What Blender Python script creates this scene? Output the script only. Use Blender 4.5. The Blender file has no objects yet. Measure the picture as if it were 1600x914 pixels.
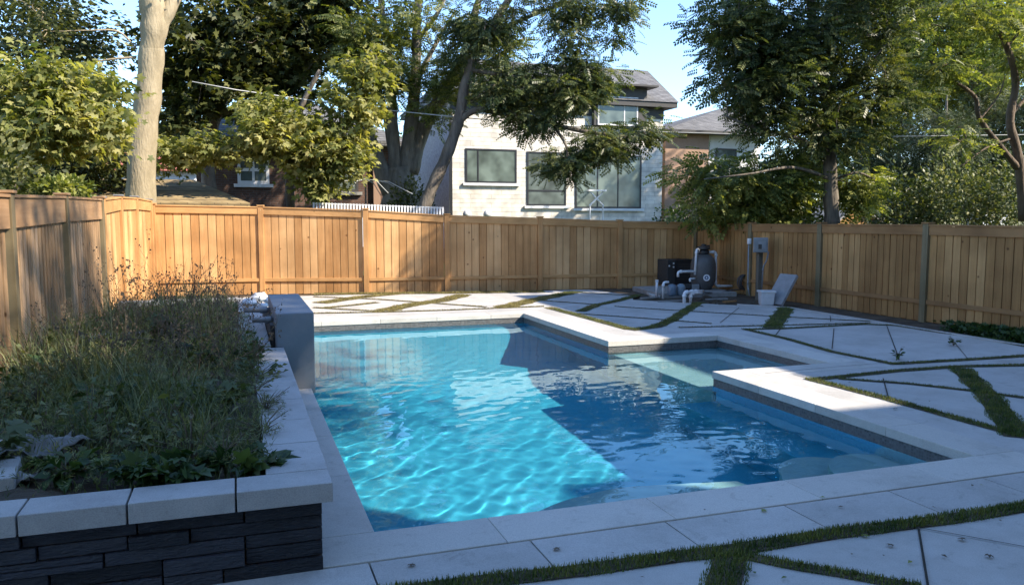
import bpy, bmesh, math, random
import numpy as np
from mathutils import Vector, Matrix
R_=math.radians
scene=bpy.context.scene; COL=scene.collection
random.seed(7); rng=np.random.default_rng(7)

# ---------------------------------------------------------------- camera, sky, sun, exposure
F=1250.; HZ=342.; H=1.7
PITCH=math.atan((457-HZ)/F); YAW=math.atan(430/math.hypot(F,115))
cam=bpy.data.cameras.new('camera'); cam.sensor_width=36; cam.lens=F/1600*36; cam.clip_end=2000; cam.clip_start=.05
camo=bpy.data.objects.new('camera',cam); COL.objects.link(camo); camo.location=(0,0,H)
camo.rotation_euler=(math.pi/2-PITCH,0,-YAW); scene.camera=camo
SUN_A,SUN_E=R_(53),R_(38)
w=bpy.data.worlds.new('World'); scene.world=w; w.use_nodes=True
nt=w.node_tree; bg=nt.nodes['Background']; sky=nt.nodes.new('ShaderNodeTexSky'); sky.sky_type='NISHITA'; sky.sun_disc=False
sky.sun_elevation=SUN_E; sky.sun_rotation=math.pi-SUN_A; sky.altitude=500; sky.air_density=1.0; sky.dust_density=.0; sky.ozone_density=4.5
nt.links.new(sky.outputs[0],bg.inputs[0]); bg.inputs[1].default_value=.15
sd=bpy.data.lights.new('sun','SUN'); sd.energy=3.9; sd.angle=R_(.55); sd.color=(1,.89,.73)
so=bpy.data.objects.new('sun',sd); COL.objects.link(so)
SDIR=Vector((-math.sin(SUN_A)*math.cos(SUN_E),math.cos(SUN_A)*math.cos(SUN_E),-math.sin(SUN_E)))
so.rotation_euler=SDIR.to_track_quat('-Z','Y').to_euler(); so.location=(12,-8,15)
sd.cycles.is_caustics_light=True
vs=scene.view_settings; vs.view_transform='Standard'; vs.look='None'; vs.exposure=1.5; vs.gamma=1; vs.use_curve_mapping=False
cy=scene.cycles; cy.max_bounces=10; cy.diffuse_bounces=4; cy.glossy_bounces=4; cy.transmission_bounces=6; cy.transparent_max_bounces=8
cy.caustics_refractive=True; cy.caustics_reflective=False; cy.sample_clamp_indirect=6; cy.use_denoising=True; cy.blur_glossy=.5

# ---------------------------------------------------------------- survey: photo pixel -> point on a plane of the yard
def ray(px,py):
    x=(px-800)/F; y=(457-py)/F
    f=np.array([0,math.cos(PITCH),-math.sin(PITCH)]); u=np.array([0,math.sin(PITCH),math.cos(PITCH)])
    d=f+y*u+np.array([x,0,0]); c,s=math.cos(-YAW),math.sin(-YAW)
    return np.array([c*d[0]-s*d[1],s*d[0]+c*d[1],d[2]])
def G(px,py,z=0.):
    d=ray(px,py); t=(z-H)/d[2]; return (float(d[0]*t),float(d[1]*t))
def AT(px,py,Y):
    d=ray(px,py); t=Y/d[1]; return Vector((float(d[0]*t),Y,float(H+d[2]*t)))

# ---------------------------------------------------------------- object helpers
def tag(o,label=None,cat=None,group=None,kind=None):
    if label: o['label']=label
    if cat: o['category']=cat
    if group: o['group']=group
    if kind: o['kind']=kind
    return o
def thing(name,loc,label,cat,group=None,rz=0):
    o=bpy.data.objects.new(name,None); o.empty_display_size=.2; COL.objects.link(o); o.location=loc; o.rotation_euler=(0,0,rz)
    bpy.context.view_layer.update()
    return tag(o,label,cat,group)
def wloc(p):
    l=Vector((0,0,0))
    while p is not None: l+=p.location; p=p.parent
    return l
class MB:
    def __init__(s): s.v=[]; s.f=[]
    def add(s,vs_,fs):
        n=len(s.v); s.v+= [tuple(v) for v in vs_]; s.f+=[tuple(n+i for i in f) for f in fs]; return s
    def box(s,x0,x1,y0,y1,z0,z1,M=None):
        v=[Vector(p) for p in ((x0,y0,z0),(x1,y0,z0),(x1,y1,z0),(x0,y1,z0),(x0,y0,z1),(x1,y0,z1),(x1,y1,z1),(x0,y1,z1))]
        if M is not None: v=[M@p for p in v]
        return s.add(v,[(0,3,2,1),(4,5,6,7),(0,1,5,4),(1,2,6,5),(2,3,7,6),(3,0,4,7)])
    def prism(s,pts,z0,z1,M=None):
        n=len(pts); v=[Vector((p[0],p[1],z0)) for p in pts]+[Vector((p[0],p[1],z1)) for p in pts]
        if M is not None: v=[M@p for p in v]
        return s.add(v,[tuple(range(n))[::-1],tuple(range(n,2*n))]+[(i,(i+1)%n,n+(i+1)%n,n+i) for i in range(n)])
    def tube(s,pts,rad,n=8,cap=True):
        pts=[Vector(p) for p in pts]
        if not hasattr(rad,'__len__'): rad=[rad]*len(pts)
        up=Vector((0,0,1)); vs_=[]; fs=[]; prev=None
        for i,p in enumerate(pts):
            t=(pts[min(i+1,len(pts)-1)]-pts[max(i-1,0)]).normalized()
            if prev is None:
                a=up.cross(t) if abs(t.z)<.95 else Vector((1,0,0)).cross(t)
            else: a=prev-t*prev.dot(t)
            a.normalize(); prev=a; b=t.cross(a)
            for k in range(n):
                q=2*math.pi*k/n; vs_.append(p+(a*math.cos(q)+b*math.sin(q))*rad[i])
        for i in range(len(pts)-1):
            for k in range(n):
                fs.append((i*n+k,i*n+(k+1)%n,(i+1)*n+(k+1)%n,(i+1)*n+k))
        if cap: fs+= [tuple(range(n))[::-1],tuple((len(pts)-1)*n+k for k in range(n))]
        return s.add(vs_,fs)
    def lathe(s,c,prof,n=24,M=None):
        vs_=[];fs=[]
        for r,z in prof:
            for k in range(n):
                q=2*math.pi*k/n; vs_.append(Vector((c[0]+r*math.cos(q),c[1]+r*math.sin(q),c[2]+z)))
        for i in range(len(prof)-1):
            for k in range(n): fs.append((i*n+k,i*n+(k+1)%n,(i+1)*n+(k+1)%n,(i+1)*n+k))
        fs+= [tuple(range(n))[::-1],tuple((len(prof)-1)*n+k for k in range(n))]
        if M is not None: vs_=[M@v for v in vs_]
        return s.add(vs_,fs)
    def build(s,name,mat,parent=None,smooth=False,bevel=0,caust=False):
        o=wloc(parent) if parent else Vector((0,0,0))
        me=bpy.data.meshes.new(name); me.from_pydata([(v[0]-o.x,v[1]-o.y,v[2]-o.z) for v in s.v],[],s.f); me.update()
        me.materials.append(mat)
        if smooth: me.shade_smooth()
        ob=bpy.data.objects.new(name,me); COL.objects.link(ob)
        if parent: ob.parent=parent
        if bevel:
            b=ob.modifiers.new('bevel','BEVEL'); b.width=bevel; b.segments=2; b.limit_method='ANGLE'; b.angle_limit=R_(40)
        if caust: ob.cycles.is_caustics_receiver=True
        return ob
def np_mesh(name,V,Fs,k,mat,parent=None,smooth=False):
    """V (n,3) array; Fs (m,k) faces of equal size k"""
    o=wloc(parent) if parent else Vector((0,0,0))
    V=V-np.array(o)
    me=bpy.data.meshes.new(name); m=len(Fs)
    me.vertices.add(len(V)); me.vertices.foreach_set('co',V.astype(np.float32).ravel())
    me.loops.add(m*k); me.loops.foreach_set('vertex_index',Fs.astype(np.int32).ravel())
    me.polygons.add(m); me.polygons.foreach_set('loop_start',np.arange(0,m*k,k,dtype=np.int32)); me.polygons.foreach_set('loop_total',np.full(m,k,dtype=np.int32))
    me.update(calc_edges=True); me.validate()
    me.materials.append(mat)
    if smooth: me.shade_smooth()
    ob=bpy.data.objects.new(name,me); COL.objects.link(ob)
    if parent: ob.parent=parent
    return ob

# ---------------------------------------------------------------- materials
def new_mat(name):
    m=bpy.data.materials.new(name); m.use_nodes=True; n=m.node_tree.nodes; l=m.node_tree.links
    return m,n,l,n['Principled BSDF']
def ramp(n,stops):
    r=n.new('ShaderNodeValToRGB'); e=r.color_ramp.elements
    while len(e)<len(stops): e.new(.5)
    for q,(p,c) in zip(e,stops): q.position=p; q.color=(*c,1)
    return r
def noise_mat(name,c0,c1,scale=5,rough=.7,bump=.2,bscale=40,vec=(1,1,1),spec=.5,extra=None,metal=0,detail=6,island=0,bdist=.01):
    m,n,l,b=new_mat(name)
    tc=n.new('ShaderNodeTexCoord'); mp=n.new('ShaderNodeMapping'); mp.inputs['Scale'].default_value=vec
    l.new(tc.outputs['Object'],mp.inputs[0])
    no=n.new('ShaderNodeTexNoise'); no.inputs['Scale'].default_value=scale; no.inputs['Detail'].default_value=detail; no.inputs['Roughness'].default_value=.65
    l.new(mp.outputs[0],no.inputs['Vector'])
    r=ramp(n,[(.3,c0),(.7,c1)]); fac=no.outputs[0]
    if island:
        g=n.new('ShaderNodeNewGeometry'); mx=n.new('ShaderNodeMath'); mx.operation='MULTIPLY_ADD'
        s2=n.new('ShaderNodeMath'); s2.operation='SUBTRACT'; s2.inputs[1].default_value=.5; l.new(g.outputs['Random Per Island'],s2.inputs[0])
        mx.inputs[1].default_value=island; l.new(s2.outputs[0],mx.inputs[0]); l.new(fac,mx.inputs[2]); fac=mx.outputs[0]
    l.new(fac,r.inputs[0]); l.new(r.outputs[0],b.inputs['Base Color'])
    b.inputs['Roughness'].default_value=rough; b.inputs['Specular IOR Level'].default_value=spec; b.inputs['Metallic'].default_value=metal
    if bump:
        n2=n.new('ShaderNodeTexNoise'); n2.inputs['Scale'].default_value=bscale; n2.inputs['Detail'].default_value=4; l.new(mp.outputs[0],n2.inputs['Vector'])
        bp=n.new('ShaderNodeBump'); bp.inputs['Strength'].default_value=bump; bp.inputs['Distance'].default_value=bdist; l.new(n2.outputs[0],bp.inputs['Height']); l.new(bp.outputs[0],b.inputs['Normal'])
    return m
def wood_mat(name,c0,c1,c2,vec):
    """boards: grain stretched along one axis, a tone of its own for each board, knots and weather stains"""
    m,n,l,b=new_mat(name)
    tc=n.new('ShaderNodeTexCoord'); geo=n.new('ShaderNodeNewGeometry')
    off=n.new('ShaderNodeVectorMath'); off.operation='MULTIPLY_ADD'; off.inputs[1].default_value=(7,7,7)
    cmb=n.new('ShaderNodeCombineXYZ'); [l.new(geo.outputs['Random Per Island'],cmb.inputs[i]) for i in range(3)]
    l.new(cmb.outputs[0],off.inputs[0]); l.new(tc.outputs['Object'],off.inputs[2])
    mp=n.new('ShaderNodeMapping'); mp.inputs['Scale'].default_value=vec; l.new(off.outputs[0],mp.inputs[0])
    gr=n.new('ShaderNodeTexNoise'); gr.inputs['Scale'].default_value=1; gr.inputs['Detail'].default_value=8; gr.inputs['Roughness'].default_value=.7; gr.inputs['Distortion'].default_value=.6; l.new(mp.outputs[0],gr.inputs['Vector'])
    a=n.new('ShaderNodeMath'); a.operation='MULTIPLY_ADD'; a.inputs[1].default_value=.62; l.new(geo.outputs['Random Per Island'],a.inputs[0])
    a2=n.new('ShaderNodeMath'); a2.operation='SUBTRACT'; a2.inputs[1].default_value=.31; l.new(gr.outputs[0],a2.inputs[0]); l.new(a2.outputs[0],a.inputs[2])
    r=ramp(n,[(.15,c0),(.5,c1),(.85,c2)]); l.new(a.outputs[0],r.inputs[0])
    # knots
    kn=n.new('ShaderNodeTexVoronoi'); kn.inputs['Scale'].default_value=2.6; l.new(off.outputs[0],kn.inputs['Vector'])
    kr=ramp(n,[(.03,(.32,.25,.2)),(.075,(1,1,1))]); l.new(kn.outputs['Distance'],kr.inputs[0])
    st=n.new('ShaderNodeTexNoise'); st.inputs['Scale'].default_value=1.3; st.inputs['Detail'].default_value=5; l.new(tc.outputs['Object'],st.inputs['Vector'])
    sr=ramp(n,[(.35,(.74,.72,.7)),(.62,(1.06,1.06,1.06))]); l.new(st.outputs[0],sr.inputs[0])
    m1=n.new('ShaderNodeMixRGB'); m1.blend_type='MULTIPLY'; m1.inputs[0].default_value=1; l.new(r.outputs[0],m1.inputs[1]); l.new(kr.outputs[0],m1.inputs[2])
    m2=n.new('ShaderNodeMixRGB'); m2.blend_type='MULTIPLY'; m2.inputs[0].default_value=1; l.new(m1.outputs[0],m2.inputs[1]); l.new(sr.outputs[0],m2.inputs[2])
    l.new(m2.outputs[0],b.inputs['Base Color']); b.inputs['Roughness'].default_value=.75; b.inputs['Specular IOR Level'].default_value=.25
    bp=n.new('ShaderNodeBump'); bp.inputs['Strength'].default_value=.35; bp.inputs['Distance'].default_value=.006; l.new(gr.outputs[0],bp.inputs['Height']); l.new(bp.outputs[0],b.inputs['Normal'])
    return m
def leaf_mat(name,dark,mid,light,rough=.45,trans=.35,nscale=1.1,tcol=None):
    m,n,l,b=new_mat(name)
    geo=n.new('ShaderNodeNewGeometry'); tc=n.new('ShaderNodeTexCoord')
    no=n.new('ShaderNodeTexNoise'); no.inputs['Scale'].default_value=nscale; no.inputs['Detail'].default_value=3; l.new(tc.outputs['Object'],no.inputs['Vector'])
    a=n.new('ShaderNodeMath'); a.operation='MULTIPLY_ADD'; a.inputs[1].default_value=.45; l.new(geo.outputs['Random Per Island'],a.inputs[0])
    s=n.new('ShaderNodeMath'); s.operation='SUBTRACT'; s.inputs[1].default_value=.22; l.new(no.outputs[0],s.inputs[0]); l.new(s.outputs[0],a.inputs[2])
    r=ramp(n,[(.25,dark),(.5,mid),(.78,light)]); l.new(a.outputs[0],r.inputs[0])
    l.new(r.outputs[0],b.inputs['Base Color']); b.inputs['Roughness'].default_value=rough; b.inputs['Specular IOR Level'].default_value=.4
    t=n.new('ShaderNodeBsdfTranslucent'); mc=n.new('ShaderNodeMixRGB'); mc.blend_type='MULTIPLY'; mc.inputs[0].default_value=1; mc.inputs[2].default_value=(*(tcol or (1.5,1.5,.5)),1)
    l.new(r.outputs[0],mc.inputs[1]); l.new(mc.outputs[0],t.inputs[0])
    mx=n.new('ShaderNodeMixShader'); mx.inputs[0].default_value=trans; l.new(b.outputs[0],mx.inputs[1]); l.new(t.outputs[0],mx.inputs[2])
    l.new(mx.outputs[0],n['Material Output'].inputs[0]); return m
def brick_mat(name,c0,c1,mortar,bw,bh,rough=.85,axis='x',msize=.012,bump=.6):
    m,n,l,b=new_mat(name); tc=n.new('ShaderNodeTexCoord'); sep=n.new('ShaderNodeSeparateXYZ'); cb=n.new('ShaderNodeCombineXYZ')
    l.new(tc.outputs['Object'],sep.inputs[0]); ad=n.new('ShaderNodeMath'); ad.operation='ADD'; l.new(sep.outputs[0],ad.inputs[0]); l.new(sep.outputs[1],ad.inputs[1])
    l.new(ad.outputs[0],cb.inputs[0]); l.new(sep.outputs[2],cb.inputs[1])
    br=n.new('ShaderNodeTexBrick'); br.inputs['Scale'].default_value=1; br.inputs['Brick Width'].default_value=bw; br.inputs['Row Height'].default_value=bh; br.inputs['Mortar Size'].default_value=msize; br.inputs['Mortar Smooth'].default_value=.3
    br.inputs['Color1'].default_value=(*c0,1); br.inputs['Color2'].default_value=(*c1,1); br.inputs['Mortar'].default_value=(*mortar,1); br.inputs['Bias'].default_value=0
    l.new(cb.outputs[0],br.inputs['Vector'])
    no=n.new('ShaderNodeTexNoise'); no.inputs['Scale'].default_value=2.2; no.inputs['Detail'].default_value=8; l.new(tc.outputs['Object'],no.inputs['Vector'])
    nr=ramp(n,[(.35,(.72,.7,.68)),(.65,(1.1,1.08,1.05))]); l.new(no.outputs[0],nr.inputs[0])
    mm=n.new('ShaderNodeMixRGB'); mm.blend_type='MULTIPLY'; mm.inputs[0].default_value=1; l.new(br.outputs[0],mm.inputs[1]); l.new(nr.outputs[0],mm.inputs[2])
    l.new(mm.outputs[0],b.inputs['Base Color']); b.inputs['Roughness'].default_value=rough
    bp=n.new('ShaderNodeBump'); bp.inputs['Strength'].default_value=bump; bp.inputs['Distance'].default_value=.01; bp.invert=True; l.new(br.outputs['Fac'],bp.inputs['Height']); l.new(bp.outputs[0],b.inputs['Normal'])
    return m
def plain(name,c,rough=.5,metal=0,spec=.5): return noise_mat(name,tuple(x*.88 for x in c),tuple(min(1,x*1.08) for x in c),scale=9,rough=rough,bump=.08,metal=metal,spec=spec)

def stone_mat(name,base,stain,amount=.5,bump=.25):
    """pale paving stone: fine speckle, faint clouding, scattered dirt"""
    m,n,l,b=new_mat(name); tc=n.new('ShaderNodeTexCoord'); geo=n.new('ShaderNodeNewGeometry')
    cl=n.new('ShaderNodeTexNoise'); cl.inputs['Scale'].default_value=1.4; cl.inputs['Detail'].default_value=9; cl.inputs['Roughness'].default_value=.7; l.new(tc.outputs['Object'],cl.inputs['Vector'])
    r=ramp(n,[(.3,stain),(.3+.3*amount+.05,base)]); l.new(cl.outputs[0],r.inputs[0])
    sp=n.new('ShaderNodeTexNoise'); sp.inputs['Scale'].default_value=160; sp.inputs['Detail'].default_value=2; l.new(tc.outputs['Object'],sp.inputs['Vector'])
    sr=ramp(n,[(.35,(.84,.84,.85)),(.6,(1.04,1.04,1.03))]); l.new(sp.outputs[0],sr.inputs[0])
    mm=n.new('ShaderNodeMixRGB'); mm.blend_type='MULTIPLY'; mm.inputs[0].default_value=1; l.new(r.outputs[0],mm.inputs[1]); l.new(sr.outputs[0],mm.inputs[2])
    mk=n.new('ShaderNodeTexNoise'); mk.inputs['Scale'].default_value=6.5; mk.inputs['Detail'].default_value=10; mk.inputs['Roughness'].default_value=.75; mk.inputs['Distortion'].default_value=.8; l.new(tc.outputs['Object'],mk.inputs['Vector'])
    mr=ramp(n,[(.30,(.70,.69,.67)),(.43,(.97,.97,.97)),(.75,(1.03,1.03,1.03))]); l.new(mk.outputs[0],mr.inputs[0])
    m3=n.new('ShaderNodeMixRGB'); m3.blend_type='MULTIPLY'; m3.inputs[0].default_value=1; l.new(mm.outputs[0],m3.inputs[1]); l.new(mr.outputs[0],m3.inputs[2]); mm=m3
    iv=n.new('ShaderNodeMapRange'); iv.inputs[3].default_value=.88; iv.inputs[4].default_value=1.07; l.new(geo.outputs['Random Per Island'],iv.inputs[0])
    ms=n.new('ShaderNodeVectorMath'); ms.operation='SCALE'; l.new(mm.outputs[0],ms.inputs[0]); l.new(iv.outputs[0],ms.inputs['Scale'])
    l.new(ms.outputs[0],b.inputs['Base Color']); b.inputs['Roughness'].default_value=.62; b.inputs['Specular IOR Level'].default_value=.35
    rr=n.new('ShaderNodeMapRange'); rr.inputs[3].default_value=.5; rr.inputs[4].default_value=.8; l.new(cl.outputs[0],rr.inputs[0]); l.new(rr.outputs[0],b.inputs['Roughness'])
    bp=n.new('ShaderNodeBump'); bp.inputs['Strength'].default_value=bump; bp.inputs['Distance'].default_value=.004; l.new(sp.outputs[0],bp.inputs['Height']); l.new(bp.outputs[0],b.inputs['Normal'])
    return m
def tile_mat(name,c0,c1,grout,s):
    m,n,l,b=new_mat(name); tc=n.new('ShaderNodeTexCoord'); sep=n.new('ShaderNodeSeparateXYZ'); cb=n.new('ShaderNodeCombineXYZ')
    l.new(tc.outputs['Object'],sep.inputs[0]); ad=n.new('ShaderNodeMath'); ad.operation='ADD'; l.new(sep.outputs[0],ad.inputs[0]); l.new(sep.outputs[1],ad.inputs[1])
    l.new(ad.outputs[0],cb.inputs[0]); l.new(sep.outputs[2],cb.inputs[1])
    br=n.new('ShaderNodeTexBrick'); br.offset=0; br.inputs['Scale'].default_value=1; br.inputs['Brick Width'].default_value=s; br.inputs['Row Height'].default_value=s; br.inputs['Mortar Size'].default_value=.003
    br.inputs['Color1'].default_value=(*c0,1); br.inputs['Color2'].default_value=(*c1,1); br.inputs['Mortar'].default_value=(*grout,1); l.new(cb.outputs[0],br.inputs['Vector'])
    l.new(br.outputs[0],b.inputs['Base Color']); b.inputs['Roughness'].default_value=.35; return m
def glass_pane(name,c=(.05,.07,.07),rough=.05):
    m,n,l,b=new_mat(name); tc=n.new('ShaderNodeTexCoord'); no=n.new('ShaderNodeTexNoise'); no.inputs['Scale'].default_value=1.3; l.new(tc.outputs['Object'],no.inputs['Vector'])
    r=ramp(n,[(.35,tuple(x*.6 for x in c)),(.65,tuple(x*1.5 for x in c))]); l.new(no.outputs[0],r.inputs[0]); l.new(r.outputs[0],b.inputs['Base Color'])
    b.inputs['Roughness'].default_value=rough; b.inputs['Specular IOR Level'].default_value=.45; return m

M={}
M['paver']=stone_mat('pale_paver',(.52,.505,.485),(.39,.375,.35),.75)
M['coping']=stone_mat('cream_coping',(.60,.575,.53),(.47,.445,.405),.5,.15)
M['cap']=stone_mat('cap_stone',(.50,.49,.48),(.33,.32,.31),.8,.4)
M['joint']=noise_mat('joint_dirt',(.02,.019,.016),(.05,.045,.035),30,.95)
M['soil']=noise_mat('soil',(.035,.026,.018),(.12,.09,.06),3,.95,.8,25,bdist=.04)
M['lawn']=noise_mat('lawn',(.03,.05,.015),(.09,.11,.03),1.5,.95,.5,30)
M['slate']=noise_mat('slate',(.014,.015,.02),(.045,.047,.06),7,.6,1.0,26,vec=(1,1,4),island=.9,bdist=.03)
M['plaster']=noise_mat('water_blue_plaster',(.06,.40,.56),(.09,.48,.64),3,.6,.05)  # blue that the water gives by absorption is put into the plaster colour
M['shelfp']=noise_mat('pale_plaster',(.46,.53,.53),(.54,.61,.61),3,.6,.05)
M['tile']=tile_mat('mosaic_tile',(.07,.07,.07),(.17,.165,.16),(.13,.13,.13),.025)
M['copside']=stone_mat('coping_edge',(.42,.39,.34),(.3,.28,.25),.6)
V_=(14,14,.9); Hx=(.9,14,14)
M['cedar']=wood_mat('cedar_boards',(.42,.215,.08),(.58,.325,.135),(.70,.43,.20),V_)
M['cedar_h']=wood_mat('cedar_rails',(.46,.25,.095),(.60,.345,.145),(.70,.43,.20),Hx)
M['cedar_r']=wood_mat('brown_boards',(.27,.14,.052),(.40,.215,.08),(.52,.30,.125),V_)  # darker brown version of the cedar boards
M['cedar_rh']=wood_mat('brown_rails',(.27,.145,.06),(.35,.19,.08),(.42,.25,.12),(14,.9,14))
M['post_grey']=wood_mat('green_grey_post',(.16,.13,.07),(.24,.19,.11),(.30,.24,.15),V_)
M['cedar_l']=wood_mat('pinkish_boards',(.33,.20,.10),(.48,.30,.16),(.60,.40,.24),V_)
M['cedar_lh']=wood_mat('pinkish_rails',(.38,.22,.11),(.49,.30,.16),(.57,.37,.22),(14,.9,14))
M['wfall']=noise_mat('grey_blue_render',(.21,.235,.26),(.26,.28,.305),4,.7,.15,60)
M['white']=plain('white_pvc',(.75,.75,.75),.35)
M['bark']=noise_mat('grey_bark',(.09,.08,.062),(.28,.245,.19),6,.9,.9,22,vec=(1,1,.25),bdist=.03)
M['bark_dark']=noise_mat('dark_bark',(.06,.05,.04),(.22,.185,.145),6,.9,.9,22,vec=(1,1,.25),bdist=.03)
M['bark_pale']=noise_mat('pale_bark',(.21,.17,.10),(.41,.335,.215),3.5,.85,.8,22,vec=(1,1,.3),bdist=.03)
M['bark_red']=noise_mat('reddish_bark',(.06,.045,.03),(.20,.145,.10),5,.9,.9,20,vec=(1,1,.3),bdist=.03)
M['roof']=brick_mat('grey_shingles',(.13,.13,.135),(.2,.2,.205),(.06,.06,.06),.3,.09,.9)
M['roofbr']=brick_mat('brown_shingles',(.27,.2,.1),(.36,.27,.14),(.15,.11,.06),.3,.12,.9)
M['stone']=brick_mat('pale_stone_cladding',(.66,.62,.55),(.76,.72,.65),(.5,.47,.42),.9,.18,.85)
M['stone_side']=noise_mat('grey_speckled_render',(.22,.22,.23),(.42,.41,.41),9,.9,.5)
M['brick']=brick_mat('brown_brick',(.10,.05,.035),(.15,.08,.055),(.12,.1,.09),.22,.075,.9)
M['stucco']=noise_mat('brown_stucco',(.30,.19,.13),(.36,.235,.165),4,.9,.3)
M['white_wall']=noise_mat('white_siding',(.62,.62,.62),(.75,.75,.75),3,.7,.1)
M['black']=plain('black_frame',(.02,.02,.022),.4)
M['dark']=plain('dark_trim',(.045,.042,.04),.6)
M['pane']=glass_pane('window_glass',(.10,.12,.11))
M['curtain']=glass_pane('curtained_glass',(.12,.15,.13),.1)
M['greypl']=plain('grey_tank',(.085,.082,.08),.5)
M['greylt']=plain('galvanised_grey',(.25,.26,.27),.45,.2)
M['conc']=noise_mat('concrete',(.2,.19,.175),(.33,.32,.30),6,.9,.4)
M['post_wood']=noise_mat('old_post',(.1,.09,.07),(.2,.17,.13),8,.9,.5,30,vec=(1,1,.2))
M['sheet']=noise_mat('pale_sheet',(.17,.165,.16),(.30,.29,.285),6,.8,.5,14,bdist=.03)
M['bucket']=plain('white_plastic',(.6,.6,.61),.4)
M['slab']=noise_mat('grey_slab',(.22,.22,.225),(.3,.3,.305),8,.8,.3)
M['wire']=plain('pale_cable',(.5,.5,.48),.5)
M['grass']=leaf_mat('turf',(.035,.065,.014),(.09,.13,.028),(.22,.22,.055),.6,.25,4)
M['weed']=leaf_mat('weeds',(.055,.08,.035),(.13,.16,.065),(.29,.28,.14),.6,.25,2.5)
M['drystem']=noise_mat('dry_stem',(.07,.055,.04),(.2,.16,.11),10,.9,0)
M['maple']=leaf_mat('maple_leaf',(.09,.115,.035),(.24,.25,.08),(.46,.43,.19),.55,.45)
M['maple_dk']=leaf_mat('dark_leaf',(.025,.036,.012),(.06,.075,.022),(.17,.17,.055),.5,.3)
M['locust']=leaf_mat('locust_leaf',(.032,.05,.02),(.07,.095,.033),(.19,.20,.07),.42,.3)
M['locust_y']=leaf_mat('yellow_green_leaf',(.07,.10,.03),(.17,.20,.055),(.36,.36,.11),.45,.4)
M['locust_m']=leaf_mat('mid_green_leaf',(.05,.075,.022),(.12,.15,.04),(.30,.30,.09),.5,.38)
M['conifer']=leaf_mat('conifer',(.03,.045,.022),(.06,.085,.035),(.18,.20,.08),.6,.12,.8)
M['broad']=leaf_mat('broad_leaf',(.02,.05,.015),(.045,.085,.022),(.09,.13,.035),.4,.25)

# ---------------------------------------------------------------- instanced leaves (pure mesh, numpy)
def rot_from(d,roll):
    """(n,3) directions -> (n,3,3) with x axis along d, z axis roughly up, rolled"""
    d=d/np.linalg.norm(d,axis=1,keepdims=True)
    up=np.tile([0,0,1.],(len(d),1)); up[np.abs(d[:,2])>.95]=[1,0,0]
    y=np.cross(up,d); y/=np.linalg.norm(y,axis=1,keepdims=True); z=np.cross(d,y)
    c=np.cos(roll)[:,None]; s=np.sin(roll)[:,None]
    y2=y*c+z*s; z2=-y*s+z*c
    return np.stack([d,y2,z2],axis=2)
def stamp(T,TF,pos,Rm,sc):
    n=len(pos); V=np.einsum('nij,kj->nki',Rm,T)*sc[:,None,None]+pos[:,None,:]
    Fs=(TF[None,:,:]+(np.arange(n)*len(T))[:,None,None]).reshape(-1,TF.shape[1])
    return V.reshape(-1,3),Fs
# simple leaf: two quads folded at the midrib, lying along +x
LEAF=np.array([[0,0,0],[.45,.3,.08],[1,0,-.12],[.45,-.3,.08],[.5,0,0]],float); LEAF_F=np.array([[0,4,2,1],[0,3,2,4]])
# maple: five lobes as quads about a centre
def maple():
    v=[[.12,0,0]]; f=[]
    for a,L,wd in ((0,1,.24),(52,.85,.22),(-52,.85,.22),(110,.55,.2),(-110,.55,.2)):
        a=R_(a); c,s=math.cos(a),math.sin(a); i=len(v)
        for x,y,z in ((L*.5,wd,.05),(L,0,-.1),(L*.5,-wd,.05)): v.append([.12+c*x-s*y,s*x+c*y,z])
        f.append([0,i+2,i+1,i])
    return np.array(v),np.array(f)
MAPLE,MAPLE_F=maple()
def pinnate(n=7,L=1.,l=.26,wd=.055):
    v=[];f=[]
    for i in range(n):
        t=.12+.88*i/(n-1); z=-.22*t*t
        for sg in (-1,1):
            j=len(v); a=R_(62-14*t); c,s=math.cos(a),math.sin(a)*sg; ll=l*(1-.3*abs(t-.5))
            for x,y in ((0,0),(ll*.5,wd),(ll,0),(ll*.5,-wd)): v.append([t*L+c*x-s*y,s*x+c*y*1.,z-.35*x])
            f.append([j,j+1,j+2,j+3])
    return np.array(v),np.array(f)
PIN,PIN_F=pinnate(5,1.,.36,.10)
SPRAY=[];SF=[]
for i in range(9):
    a=R_((-60+120*((i*5)%9)/8)*(1-.07*i)); j=len(SPRAY); c,s=math.cos(a),math.sin(a); zz=.35*math.sin(i*2.1); o_=.09*i; L_=.62-.05*i
    for x,y in ((0,0),(.5,.07),(1,0),(.5,-.07)): SPRAY.append([o_+L_*(c*x-s*y),L_*(s*x+c*y),zz*x*L_-.1*o_])
    SF.append([j,j+1,j+2,j+3])
SPRAY=np.array(SPRAY);SF=np.array(SF)
BLADE=np.array([[-.5,0,0],[.5,0,0],[.42,.1,.4],[-.42,.1,.4],[.25,.3,.75],[-.25,.3,.75],[.03,.6,1.],[-.03,.6,1.]]); BLADE_F=np.array([[0,1,2,3],[3,2,4,5],[5,4,6,7]])
KIND={'leaf':(LEAF,LEAF_F),'maple':(MAPLE,MAPLE_F),'pin':(PIN,PIN_F),'spray':(SPRAY,SF)}

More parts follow.
